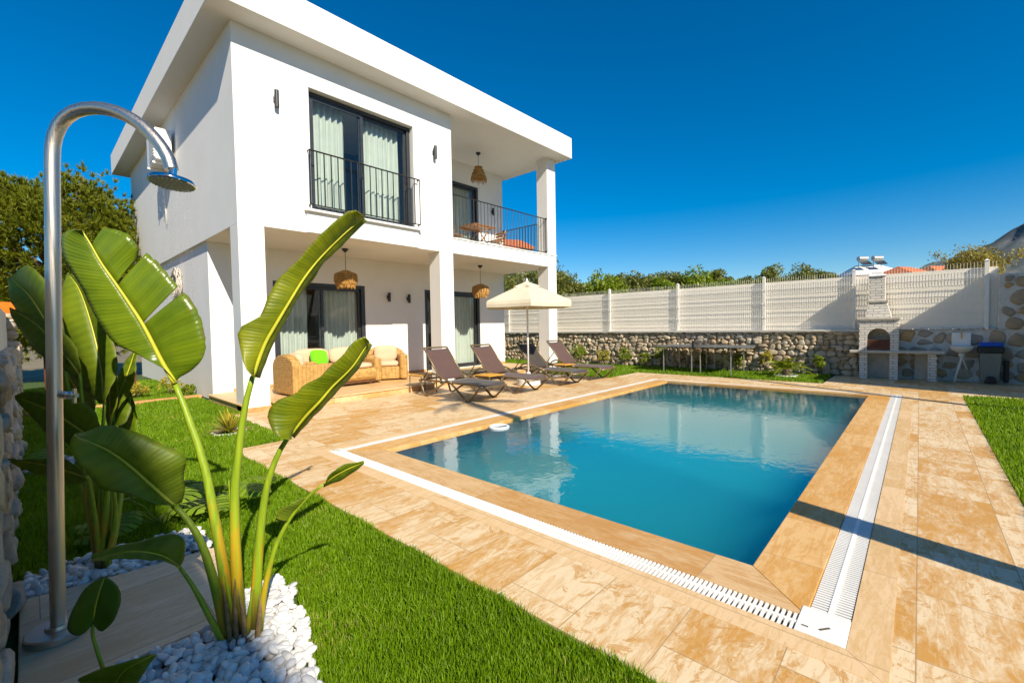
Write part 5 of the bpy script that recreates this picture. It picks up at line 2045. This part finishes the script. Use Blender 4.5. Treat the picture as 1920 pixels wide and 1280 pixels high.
def q2(ribp, lp, rp, mat, pet, d=(2.5, 2.7), pr=(.017, .008), b=.1):
    rib = W(ribp, *d)
    hs_ = [(rib, W(lp, d[0] - .05, d[1] - .02), b), (rib, W(rp, d[0] + .04, d[1]), b)]
    leaf_part(rib, hs_, mat, W(pet, 2.58, d[0]), pr, (.008, .003), parent=pl)


q2([(122, 690), (95, 620), (60, 560), (20, 520)], [(128, 680), (118, 600), (98, 545), (70, 505), (50, 497), (20, 518)], [(115, 690), (78, 640), (45, 600), (20, 560), (14, 522)], 'banana_shade', [(188, 1070), (168, 960), (145, 820), (122, 690)], (2.6, 2.75))
q2([(196, 755), (190, 690), (172, 610), (150, 545), (128, 512)], [(200, 750), (222, 690), (213, 630), (190, 575), (160, 530), (130, 512)], [(190, 757), (150, 720), (122, 670), (112, 600), (115, 550), (126, 513)], 'banana_shade', [(190, 1070), (186, 960), (190, 850), (196, 755)], (2.62, 2.8))
q2([(150, 700), (110, 650), (65, 605), (18, 578)], [(156, 694), (140, 645), (100, 607), (60, 588), (19, 576)], [(145, 704), (105, 684), (62, 650), (32, 610), (18, 580)], 'banana_shade', [(186, 1070), (175, 960), (160, 830), (150, 700)], (2.55, 2.62))
q2([(196, 838), (150, 805), (95, 770), (28, 742)], [(198, 820), (178, 770), (140, 748), (90, 736), (50, 733), (28, 741)], [(193, 842), (150, 838), (105, 822), (65, 788), (29, 748)], 'banana_shade', [(190, 1070), (196, 960), (200, 900), (196, 838)], (2.45, 2.42))
q2([(165, 895), (120, 880), (70, 868), (12, 862)], [(163, 888), (130, 863), (80, 859), (12, 860)], [(163, 899), (140, 906), (100, 898), (55, 882), (12, 864)], 'banana_shade', [(190, 1065), (180, 985), (172, 930), (165, 895)], (2.35, 2.3))
q2([(208, 800), (206, 730), (203, 670), (190, 622)], [(210, 798), (222, 740), (216, 680), (192, 622)], [(204, 798), (188, 740), (186, 680), (189, 624)], 'banana_young', [(192, 1065), (198, 960), (206, 880), (208, 800)], (2.72, 2.75))
q2([(214, 775), (228, 730), (243, 690), (256, 650)], [(216, 777), (240, 740), (256, 700), (257, 651)], [(212, 772), (215, 725), (232, 685), (255, 650)], 'banana_shade', [(196, 1065), (206, 960), (212, 860), (214, 775)], (2.75, 2.8))
q2([(215, 800), (226, 770), (238, 745), (240, 730)], [(220, 800), (240, 790), (247, 765), (241, 731)], [(212, 796), (212, 770), (225, 745), (239, 730)], 'banana_shade', [(198, 1065), (222, 950), (225, 880), (215, 800)], (2.75, 2.8), b=.2)
q2([(212, 905), (196, 850), (168, 810), (128, 785)], [(216, 900), (214, 850), (190, 806), (160, 788), (129, 783)], [(207, 908), (176, 866), (150, 838), (128, 788)], 'banana_shade', [(196, 1066), (212, 1000), (216, 950), (212, 905)], (2.5, 2.55))
q2([(176, 800), (150, 742), (128, 700), (112, 655)], [(180, 796), (178, 740), (158, 690), (114, 655)], [(171, 802), (138, 765), (112, 715), (110, 658)], 'banana', [(188, 1068), (184, 980), (182, 890), (176, 800)], (2.68, 2.78))
q2([(232, 850), (240, 800), (236, 750), (222, 705)], [(236, 848), (256, 800), (252, 748), (224, 705)], [(228, 850), (222, 805), (220, 755), (221, 707)], 'banana', [(200, 1066), (218, 990), (228, 920), (232, 850)], (2.8, 2.86))
m = MB()
for a_, b_ in (((196, 1075), (165, 905)), ((188, 1078), (206, 850)), ((200, 1072), (221, 945)), ((192, 1080), (190, 880)), ((186, 1080), (150, 910)), ((190, 1085), (182, 1050))):
    petiole(m, W([a_, ((a_[0] + b_[0]) / 2 + 3, (a_[1] + b_[1]) / 2), b_], 2.58, 2.6), .016, .007)
m.build('young_stalk', 'petiole', pl, smooth=True)

# heart-leaved plant in front
pl = thing('elephant_ear_plant', 'low plant with heart-shaped green leaves in front of the shower slab', 'plant', tuple(at(200, 1275, 1.72) * np.array([1, 1, 0])))
rib = W([(175, 1164, 1.72), (178, 1140, 1.70), (186, 1110, 1.70), (196, 1082, 1.72)])
l_ = W([(173, 1166, 1.71), (158, 1184, 1.70), (141, 1190, 1.69), (127, 1177, 1.68), (134, 1146, 1.67), (154, 1109, 1.69), (175, 1090, 1.71), (195, 1081, 1.72)])
r_ = W([(177, 1166, 1.72), (190, 1182, 1.73), (205, 1172, 1.74), (217, 1156, 1.74), (227, 1126, 1.74), (223, 1102, 1.73), (210, 1087, 1.72), (197, 1081, 1.72)])
leaf_part(rib, [(rib, l_, .06), (rib, r_, .06)], leaf_mat('heart_leaf', (0.05, 0.12, 0.008), (0.15, 0.24, 0.02), .35, (0.3, .42, .02), .35, veins=False), W([(204, 1300, 1.72), (198, 1268, 1.72), (184, 1225, 1.72), (174, 1190, 1.72), (175, 1164, 1.72)]), (.008, .0055), (.003, .0015), parent=pl)
rib = W([(205, 1300, 1.68), (230, 1260, 1.66), (262, 1240, 1.66), (293, 1225, 1.68)])
l_ = W([(190, 1290, 1.66), (150, 1275, 1.64), (160, 1263, 1.64), (252, 1235, 1.66), (292, 1224, 1.68)])
r_ = W([(215, 1305, 1.70), (250, 1290, 1.70), (270, 1262, 1.69), (293, 1227, 1.68)])
leaf_part(rib, [(rib, l_, .06), (rib, r_, .06)], 'banana_shade', None, (0, 0), (.003, .0015), parent=pl)


# monstera-like plants behind the pebbles
def monstera(name, label, base, n, R, tilt0):
    t = thing(name, label, 'plant', base, 'split-leaf plants behind the pebbles')
    m, s_ = MB(), MB()
    for k in range(n):
        an = 2 * pi * k / n + rng.uniform(-.4, .4)
        el = rng.uniform(.35, 1.1)
        st = rng.uniform(.22, .42)
        tip = np.array(base) + np.array([cos(an) * cos(el), sin(an) * cos(el), sin(el)]) * st
        s_.tube([base, (np.array(base) + tip) / 2 + np.array([0, 0, .04]), tip], [.006, .005, .004], 6)
        ax = np.array([cos(an), sin(an), -.35 + rng.uniform(-.3, .3)])
        ax /= np.linalg.norm(ax)
        sd = np.cross(ax, [0, 0, 1])
        sd /= np.linalg.norm(sd)
        L = R * rng.uniform(.8, 1.2)
        nf = 6
        for sgn in (-1, 1):
            for q_ in range(nf):
                t0, t1 = q_ / nf, (q_ + .80) / nf
                for_w = lambda tt: .50 * L * math.sin(pi * min(.97, tt * .82 + .17)) ** .8
                a0, a1 = tip + ax * L * t0, tip + ax * L * t1
                e0 = tip + ax * L * (t0 + .10) + sd * sgn * for_w(t0) + np.array([0, 0, -.18 * for_w(t0)])
                e1 = tip + ax * L * (t1 + .08) + sd * sgn * for_w(t1) + np.array([0, 0, -.18 * for_w(t1)])
                mid0, mid1 = (a0 + e0) / 2 + np.array([0, 0, .01]), (a1 + e1) / 2 + np.array([0, 0, .01])
                m.add([a0, a1, mid1, e1, e0, mid0], [(0, 1, 2, 5), (5, 2, 3, 4)])
    m.build('leaves', 'monstera', t, solid=.001)
    s_.build('stems', 'monstera', t)


monstera('monstera_plant', 'split-leaf plant by the pebbles, half in shade behind the low leaf', (.62, 4.05, 0), 7, .24, 0)
monstera('monstera_plant', 'sunlit split-leaf plant between the stalks and the lawn', (.95, 4.0, 0), 7, .22, 0)
monstera('monstera_plant', 'small split-leaf plant in the dark corner by the boundary wall', (.12, 6.8, 0), 6, .25, 0)


# ------------------------------------------------------------------ rosettes, palms, shrubs
def rosette(name, label, base, n, L, wdt, mat, cat='plant', ring_=True, parts=('leaves',)):
    t = thing(name, label, cat, base)
    V, F = [], []
    for k in range(n):
        an = rng.uniform(0, 2 * pi)
        el = rng.uniform(.2, 1.45)
        l_ = L * rng.uniform(.65, 1.1)
        d = np.array([cos(an) * cos(el), sin(an) * cos(el), sin(el)])
        s_ = np.array([-sin(an), cos(an), 0])
        b = len(V)
        for u in (0, .35, .7, 1.0):
            p = np.array(base) + d * l_ * u + np.array([0, 0, -.25 * l_ * u * u * cos(el)]) + np.array([0, 0, .02])
            w_ = wdt * (1.0, 1.15, .8, .08)[int(u * 3 + .3)]
            V += [p - s_ * w_ + np.array([0, 0, .3 * w_]), p + s_ * w_ + np.array([0, 0, .3 * w_])]
        for i in range(3):
            F.append((b + 2 * i, b + 2 * i + 1, b + 2 * i + 3, b + 2 * i + 2))
    MB().add(V, F).build('leaves', mat, t)
    if ring_:
        m = MB()
        m.tube([(base[0] + .20 * cos(a), base[1] + .20 * sin(a), .012) for a in np.linspace(0, 2 * pi, 22, endpoint=False)], .022, 6, closed=True)
        m.build('edging_ring', 'pebble', t)
    return t


rosette('yucca', 'spiky yellow-edged plant ringed with white stone beside the left column', (1.86, 7.05, 0), 95, .36, .013, 'yellowleaf')


def palm_fronds(mb, base, n, L, up0, up1, mat_len=.16, ltk=40, droop=.5, rw=.008):
    for k in range(n):
        an = 2 * pi * k / n + rng.uniform(-.25, .25)
        el = rng.uniform(up0, up1)
        l_ = L * rng.uniform(.8, 1.1)
        P = []
        for u in np.linspace(0, 1, 9):
            h = cos(el) * l_ * u
            P.append(np.array(base) + np.array([cos(an) * h, sin(an) * h, sin(el) * l_ * u - droop * l_ * u * u]))
        mb.tube(P, list(np.linspace(rw, rw * .3, 9)), 5)
        S = spline(P, ltk)
        for i in range(4, ltk):
            t_ = S[min(i + 1, ltk - 1)] - S[i - 1]
            t_ /= np.linalg.norm(t_)
            sd = np.cross(t_, [0, 0, 1])
            sd /= np.linalg.norm(sd) + 1e-9
            ln = mat_len * math.sin(pi * min(.98, (i / ltk) * .85 + .13))
            for sgn in (-1, 1):
                d = sd * sgn * .8 + t_ * .55 + np.array([0, 0, -.25 + rng.normal(0, .1)])
                d /= np.linalg.norm(d)
                w_ = t_ * mat_len * .05
                q_ = S[i]
                mb.add([q_ - w_, q_ + w_, q_ + d * ln * .6 + w_ * .8 + np.array([0, 0, .01]), q_ + d * ln], [(0, 1, 2), (0, 2, 3)])


t = thing('small_palm', 'small feathery palm in a white stone ring on the grass strip', 'palm', (13.26, 2.55, 0))
m = MB()
palm_fronds(m, (13.26, 2.55, .16), 18, .80, .35, 1.35, .15, 34, .55)
m.build('fronds', 'palmleaf', t)
MB().lathe([(.08, 0), (.09, .08), (.07, .16), (.03, .20)], (13.26, 2.55, 0), 12).build('trunk', 'bark', t)
m = MB()
m.tube([(13.26 + .26 * cos(a), 2.55 + .26 * sin(a), .015) for a in np.linspace(0, 2 * pi, 24, endpoint=False)], .028, 6, closed=True)
m.build('edging_ring', 'pebble', t)


def shrub(name, label, c, rx, rz, n, per, size, mat, group=None, cat='shrub', low=-.4):
    t = thing(name, label, cat, (c[0], c[1], 0), group)
    cl, rd = crown_clumps((c[0], c[1], c[2]), rx, rx, rz, n, rx * .30, low)
    V, Q = leaf_cloud(cl, rd, per, size)
    raw_mesh('crown', V, Q, mat, t)
    m = MB()
    for k in range(5):
        p = cl[int(rng.integers(len(cl)))]
        m.tube([(c[0] + rng.normal(0, .02), c[1] + rng.normal(0, .02), 0), ((c[0] + p[0]) / 2, (c[1] + p[1]) / 2, p[2] * .55), p], [.010, .007, .003], 5)
    m.build('stem', 'bark', t)


G = 'young shrubs along the stone wall'
for x, y, h, r, mat, lab in [
        (13.75, 9.35, .80, .34, 'shrub', 'bushy yellowish shrub behind the lounger at the grass edge'),
        (13.80, 8.30, .55, .26, 'yellowleaf', 'low yellow-green shrub right of the bushy one by the wall'),
        (13.85, 7.45, .62, .24, 'shrub', 'green shrub midway along the dry stone wall'),
        (13.85, 6.75, .48, .20, 'shrub', 'small green shrub just left of the table tennis table'),
        (13.92, 6.20, .78, .20, 'shrub', 'upright green climber by the orange stone of the wall'),
        (14.06, 4.95, .45, .20, 'shrub', 'low shrub behind the net of the table tennis table'),
        (14.06, 3.92, .50, .17, 'shrub', 'shrub behind the near half of the table tennis table'),
        (13.98, 3.15, .62, .17, 'yellowleaf', 'yellow-green shrub just right of the table tennis table'),
        (13.92, 1.92, .52, .14, 'shrub', 'dark narrow shrub in the shade between palm and barbecue'),
        (13.6, 10.6, .55, .20, 'shrub', 'green shrub seen past the parasol pole')]:
    shrub('shrub', lab, (x, y, h * .52), r, h * .5, 22, 34, .062, mat, G)
for x, y, h, r, lab in [(1.55, 12.4, .34, .26, 'yellow-leaved bush on the side lawn, left of a pair'), (2.18, 12.6, .42, .24, 'yellow-leaved bush at the foot of the side wall'), (2.38, 11.95, .26, .15, 'small green bush at the corner of the side wall')]:
    shrub('shrub', lab, (x, y, h * .5), r, h * .5, 24, 40, .05, 'yellowleaf' if 'yellow' in lab else 'shrub', 'bushes beside the house')


# ------------------------------------------------------------------ trees
def limbs(mb, base, top, crown, r0_, n=7):
    b, t_ = np.array(base), np.array(top)
    mid = (b + t_) / 2 + rng.normal(0, .08, 3) * np.linalg.norm(t_ - b) * .3
    mb.tube(spline([b, mid, t_], 10), list(np.linspace(r0_, r0_ * .55, 10)), 8)
    for k in range(n):
        e_ = np.array(crown[int(rng.integers(len(crown)))])
        s_ = b + (t_ - b) * rng.uniform(.55, 1)
        mb.tube(spline([s_, (s_ + e_) / 2 + rng.normal(0, .1, 3), e_], 8), list(np.linspace(r0_ * .42, r0_ * .08, 8)), 6)


def tree(name, label, px, pytop, wpx, depth, mat, group, leaf=.12, ncl=46, per=120, hfrac=.62, cat='tree', low=-.6):
    """crown centred on the photo column px with its top at pytop; stands on the ground"""
    top = at(px, pytop, depth)
    rx = wpx / 2 / FPX * depth
    H = top[2]
    rz = max(.5, H * hfrac / 2)
    c = (top[0], top[1], H - rz)
    t = thing(name, label, cat, (c[0], c[1], 0), group)
    cl, rd = crown_clumps(c, rx * .82, rx * .82, rz * .84, ncl, rx * .30, low)
    V, Q = leaf_cloud(cl, rd, per, leaf)
    raw_mesh('crown', V, Q, mat, t)
    m = MB()
    limbs(m, (c[0], c[1], -.05), (c[0] + rng.normal(0, .1), c[1], c[2]), cl, .05 + rx * .06)
    m.build('trunk', 'bark', t, smooth=True)
    return t


G = 'trees beyond the white fence'
for px, py, w_, d, mat, lab in [
        (1000, 490, 110, 25, 'olive', 'olive tree showing between the patio columns above the parasol'),
        (1052, 506, 70, 21, 'olive', 'olive tree just right of the corner column'),
        (1090, 538, 50, 24, 'shrub', 'low bright green bush top beyond the fence beside the parasol'),
        (1123, 512, 78, 22, 'shrub', 'round dense green tree over the first bay of the fence'),
        (1176, 507, 62, 23, 'olive', 'grey-green olive right of the round dense tree'),
        (1213, 508, 40, 24, 'olive', 'narrow olive top left of the second visible fence post'),
        (1256, 509, 72, 25, 'olive', 'low olive crown over the second fence post'),
        (1303, 506, 66, 24, 'shrub', 'broad green crown in the middle of the row of trees'),
        (1345, 503, 42, 25, 'olive', 'pointed olive top right of the broad green crown'),
        (1392, 511, 44, 27, 'olive', 'small olive tip over the third bay of the fence'),
        (1452, 496, 52, 26, 'olive', 'pair-crowned olive just right of the third fence post'),
        (1504, 498, 54, 27, 'olive', 'olive in the bay left of the barbecue chimney'),
        (1547, 503, 44, 28, 'olive', 'low olive closest to the barbecue chimney'),
        (1148, 520, 60, 26, 'olive', 'silvery crown filling the gap right of the round dense tree'),
        (1280, 518, 60, 27, 'shrub', 'dark green crown tucked left of the broad green crown'),
        (1238, 522, 50, 22, 'shrub', 'low green crown right against the second fence post'),
        (1370, 522, 60, 24, 'shrub', 'low green crown behind the spikes of the third bay'),
        (1425, 520, 60, 25, 'olive', 'low silvery crown left of the pair-crowned olive')]:
    tree('olive_tree' if mat == 'olive' else 'leafy_tree', lab, px, py - 5, w_ * 1.5, d, mat, G, leaf=.17, ncl=60, per=190, hfrac=.78)

# the pine behind the house, on the left
t = thing('pine_tree', 'large round-topped pine rising behind the plants on the left', 'tree', tuple(at(105, 560, 14) * np.array([1, 1, 0])))
cpt = at(105, 500, 14)
cl, rd = [], []
RX, RZ = 3.15, 2.60
for k in range(1250):
    d = rng.normal(size=3)
    d /= np.linalg.norm(d)
    kk = rng.uniform(.22 if k > 900 else .6, 1.0) ** .5
    lump = 1 + .10 * sin(d[0] * 7) * cos(d[2] * 6 + 1) + .06 * sin(d[1] * 11)
    cl.append((cpt[0] + d[0] * RX * kk * lump, cpt[1] + d[1] * RX * kk * lump, cpt[2] + d[2] * RZ * kk * lump))
    rd.append(rng.uniform(.20, .40))
sub = 9
cc_ = np.array(cpt)
C = np.repeat(np.array(cl), sub, axis=0)
R = np.repeat(np.array(rd), sub)
C = C + rng.normal(size=C.shape) * (R * .55)[:, None]
ax_ = (C - cc_) / np.linalg.norm(C - cc_, axis=1)[:, None]
ax_[:, 2] += .55
nd = 24
C = np.repeat(C, nd, axis=0)
d = rng.normal(size=C.shape) * .62 + np.repeat(ax_, nd, axis=0)
d /= np.linalg.norm(d, axis=1)[:, None]
s_ = np.cross(d, rng.normal(size=d.shape))
s_ /= np.linalg.norm(s_, axis=1)[:, None]
st = C
ln = (.17 * rng.uniform(.6, 1.25, len(C)))[:, None]
V = np.stack([st - s_ * .017, st + s_ * .017, st + d * ln], axis=1).reshape(-1, 3)
raw_mesh('crown', V, np.arange(len(V)).reshape(-1, 3), 'pine', t)
m = MB()
limbs(m, (cpt[0], cpt[1], -.05), (cpt[0], cpt[1], cpt[2]), cl, .24, 26)
m.build('trunk', 'bark', t, smooth=True)


# bare autumn tree on the right horizon
def branch(mb, p, d, L, r, depth, tips):
    q = p + d * L
    mid = (p + q) / 2 + rng.normal(0, .06, 3) * L
    mb.tube([p, mid, q], [r, r * .8, r * .6], 5 if depth < 3 else 4)
    if depth >= 5:
        tips.append(q)
        return
    for k in range(3 if depth else 5):
        nd = d + rng.normal(0, .52, 3)
        nd[2] += .10
        nd /= np.linalg.norm(nd)
        branch(mb, q if k else mid, nd, L * rng.uniform(.62, .84), r * .58, depth + 1, tips)
    if depth >= 2:
        tips.append(q)


b0 = at(1845, 530, 24)
t = thing('autumn_tree', 'sparse yellowing tree with bare twigs above the high stone wall', 'tree', (b0[0], b0[1], 0))
m, tips = MB(), []
branch(m, np.array([b0[0], b0[1], 0.0]), np.array([0, 0, 1.0]), 1.85, .12, 0, tips)
m.build('trunk', 'twig', t)
tips = np.array(tips)
V, Q = leaf_cloud(tips, np.full(len(tips), .30), 13, .14, 2.2)
raw_mesh('crown', V, Q, 'dryleaf', t)

# ------------------------------------------------------------------ far houses and mountain
def far_house(label, px, pyeave, wpx, depth, ridge, mat_wall='houseplaster', tanks=0, ang=0.3, hip=True, windows=2, tile=True):
    c = at(px, pyeave, depth)
    w_ = wpx / FPX * depth
    h = c[2]
    t = thing('neighbour_house', label, 'house', (c[0], c[1], 0), 'houses beyond the garden', YAW - pi / 2 + ang, world=False)
    MB().box(-w_ / 2, w_ / 2, 0, w_ * .8, -.2, h).build('wall', mat_wall, t)
    m = MB()
    o_ = .45
    X0, X1, Y0, Y1 = -w_ / 2 - o_, w_ / 2 + o_, -o_, w_ * .8 + o_
    i_ = w_ * .32
    m.add([(X0, Y0, h), (X1, Y0, h), (X1, Y1, h), (X0, Y1, h), (X0 + i_, (Y0 + Y1) / 2, h + ridge), (X1 - i_, (Y0 + Y1) / 2, h + ridge), (X0, Y0, h - .18), (X1, Y0, h - .18), (X1, Y1, h - .18), (X0, Y1, h - .18)],
          [(0, 1, 5, 4), (1, 2, 5), (2, 3, 4, 5), (3, 0, 4), (6, 7, 1, 0), (7, 8, 2, 1), (8, 9, 3, 2), (9, 6, 0, 3), (9, 8, 7, 6)])
    m.build('roof', 'roof' if tile else 'houseplaster', t)
    for k in range(windows):
        x = -w_ / 2 + w_ * (k + .5) / windows
        q_ = MB()
        q_.box(x - .55, x + .55, -.06, -.003, h - 1.75, h - .45)
        wdw = q_.build('window', 'whiteplastic', t)
        MB().box(x - .45, x + .45, -.075, -.061, h - 1.65, h - .55).build('pane', 'dark', wdw)
    for k in range(tanks):
        x = X0 + i_ + (k + .2) * w_ * .35
        y = (Y0 + Y1) / 2 - .8
        m = MB()
        m.lathe([(.22, -.50), (.25, -.47), (.25, .47), (.22, .50)], (x, y, h + ridge + .62), 14, axis=(1, .25, 0))
        for dx in (-.5, .5):
            m.tube([(x + dx * .7, y, h + ridge * .5), (x + dx * .7, y, h + ridge + .5)], .04, 4)
        hz = m.build('solar_tank', 'alu', t, smooth=True, auto=40)
        MB().add([(x - .45, y - .3, h + ridge + .30), (x + .45, y - .3, h + ridge + .30), (x + .45, y - .9, h + ridge - .1), (x - .45, y - .9, h + ridge - .1)], [(0, 1, 2, 3)]).build('solar_panel', 'dark', t, solid=.06)
    return t


far_house('white house with solar water tanks on its roof, seen above the barbecue chimney', 1643, 512, 70, 46, 1.0, tanks=2, ang=-.2, tile=False)
far_house('house with a bright orange tiled roof right of the barbecue chimney', 1724, 512, 60, 42, .75, ang=.35)
far_house('house with an orange tiled roof partly behind the twigs of the yellowing tree', 1775, 509, 44, 52, .8, ang=.1)
far_house('red-roofed house seen through the balcony railing', 966, 463, 50, 36, .75, ang=.35)
far_house('pale house showing between patio wall and olive tree', 955, 496, 46, 30, .6, ang=.2, tile=False, windows=2)

# orange awning behind the plants on the left
A = at(118, 604, 9.0)
t = thing('orange_awning', 'orange cloth awning showing between the broad leaves on the left', 'awning', (A[0], A[1], 0))
m = MB()
ex, ez = rt, np.array([0, 0, 1.0])
ey = np.array([fw[0], fw[1], 0])
ey /= np.linalg.norm(ey)
ex = np.cross(ey, ez)
P = []
for i in range(7):
    u = i / 6 - .5
    P.append([A + ex * 2.0 * u + ey * 1.1 * v + ez * (.26 - .52 * (v - .0) * .6 - .05 * sin(pi * (u + .5))) for v in np.linspace(-.5, .5, 5)])
m.grid(P)
for sgn in (0,):
    Q_ = [[P[i][0] - ez * .0, P[i][0] - ez * .42] for i in range(7)]
    m.grid(Q_)
m.build('cloth', 'orange', t, smooth=True, solid=.01)
for u in (-.48, .48):
    for v in (-.48, .48):
        p = A + ex * 2.0 * u + ey * 1.1 * v
        m = MB()
        m.tube([(p[0], p[1], 0), (p[0], p[1], A[2] + .1 - .3 * v)], .025, 6)
        m.build('post', 'darkwood', t)

# mountain
nx, ny = 300, 60
ph_ = rng.uniform(0, 6.28, (7, 2))
P = []
for i in range(nx):
    row = []
    for j in range(ny):
        a = YAW - radians(72) + radians(62) * i / (nx - 1)      # azimuth of this column
        azd = math.degrees(a)
        dist = 900 + 700 * j / (ny - 1)
        prof = max(0.0, 1.31 * (76 - 7.0 * azd)) if azd > -22 else 303 * max(0.0, 1 - ((azd + 22) / 14) ** 2)
        v = j / (ny - 1)
        k = min(1, v / .4)
        z = prof * (k ** .8) * (1 if v < .56 else max(0, 1 - (v - .56) / .44))
        f_, am = .021, 9.0
        for o_ in range(6):
            x_, y_ = dist * cos(a), dist * sin(a)
            z += am * sin(x_ * f_ + ph_[o_, 0] + 1.7 * sin(y_ * f_ * .7)) * sin(y_ * f_ * 1.2 + ph_[o_, 1]) * k * min(1, prof / 60)
            f_ *= 1.9
            am *= .52
        row.append((dist * cos(a), dist * sin(a), z - 4))
    P.append(row)
t_ = NT('mountain_scrub')
v_ = t_.coord()
f1 = t_.noise(v_, .05, 9, .75)
t_.base(t_.ramp(f1, [(.38, (0.065, 0.090, 0.085)), (.52, (0.11, 0.125, 0.12)), (.66, (0.20, 0.195, 0.185))]))
t_.set(rough=.95)
struct(MB().grid(P).build('mountain', t_.m, smooth=True), 'scrubby grey-green mountain rising at the right edge', 'mountain')

# ------------------------------------------------------------------ inferred and added objects outside the frame that throw the shadows seen in it
# palm whose trunk shadow crosses the pool
t = thing('tall_palm', 'tall slender palm whose shadow falls across the pool', 'palm', (3.10, -2.0, 0))
m = MB()
m.tube(spline([(3.10, -2.0, -.05), (3.11, -1.99, 2.2), (3.12, -2.0, 4.4), (3.12, -2.0, 6.5)], 14), list(np.linspace(.175, .075, 14)), 10)
m.build('trunk', 'bark', t, smooth=True)
m = MB()
palm_fronds(m, (3.12, -2.0, 6.45), 9, 1.0, .2, 1.1, .26, 30, .75, .014)
m.build('crown', 'palmleaf', t)
t = thing('shadow_pole', 'unseen leaning pole added to cast the thin shadow on the far coping', 'pole', (9.62, -2.0, 0))  # pole added out of frame only for its thin shadow
m = MB()
m.tube([(9.62, -2.0, -.05), (10.7, -2.05, 5.0)], [.085, .06], 10)
m.build('shaft', 'bark', t, smooth=True)
m = MB()
m.lathe([(.075, 0), (.08, .03), (.0, .06)], (10.7, -2.05, 5.0), 10)
m.build('cap', 'alu', t)


def shade_house(label, x0, x1, y0, y1, h):
    t = thing('neighbour_house', label, 'house', ((x0 + x1) / 2, (y0 + y1) / 2, 0), 'houses beyond the garden')
    MB().box(x0, x1, y0, y1, -.05, h - .25).build('wall', 'houseplaster', t)
    MB().box(x0, x1, y0, y1, h - .249, h).build('roof', 'white', t)
    for k in range(3):
        y = y0 + (y1 - y0) * (k + .5) / 3
        for xx, s in ((x1, 1), (x0, -1)):
            for z in np.arange(1.0, h - 1.6, 2.9):
                f_ = MB().box(min(xx + s * .003, xx + s * .05), max(xx + s * .003, xx + s * .05), y - .6, y + .6, z, z + 1.3).build('window', 'whiteplastic', t)
                MB().box(min(xx + s * .051, xx + s * .06), max(xx + s * .051, xx + s * .06), y - .52, y + .52, z + .08, z + 1.22).build('pane', 'dark', f_)
    return t


shade_house('plain white annex beyond the lawn corner that shades the barbecue', 11.15, 17.0, -9.0, -3.1, 3.95)
shade_house('unseen white house added to shade the plant bed', -9.0, -3.23, -22.0, -4.5, 10.4)  # house added behind the camera to throw shade over the plant bed
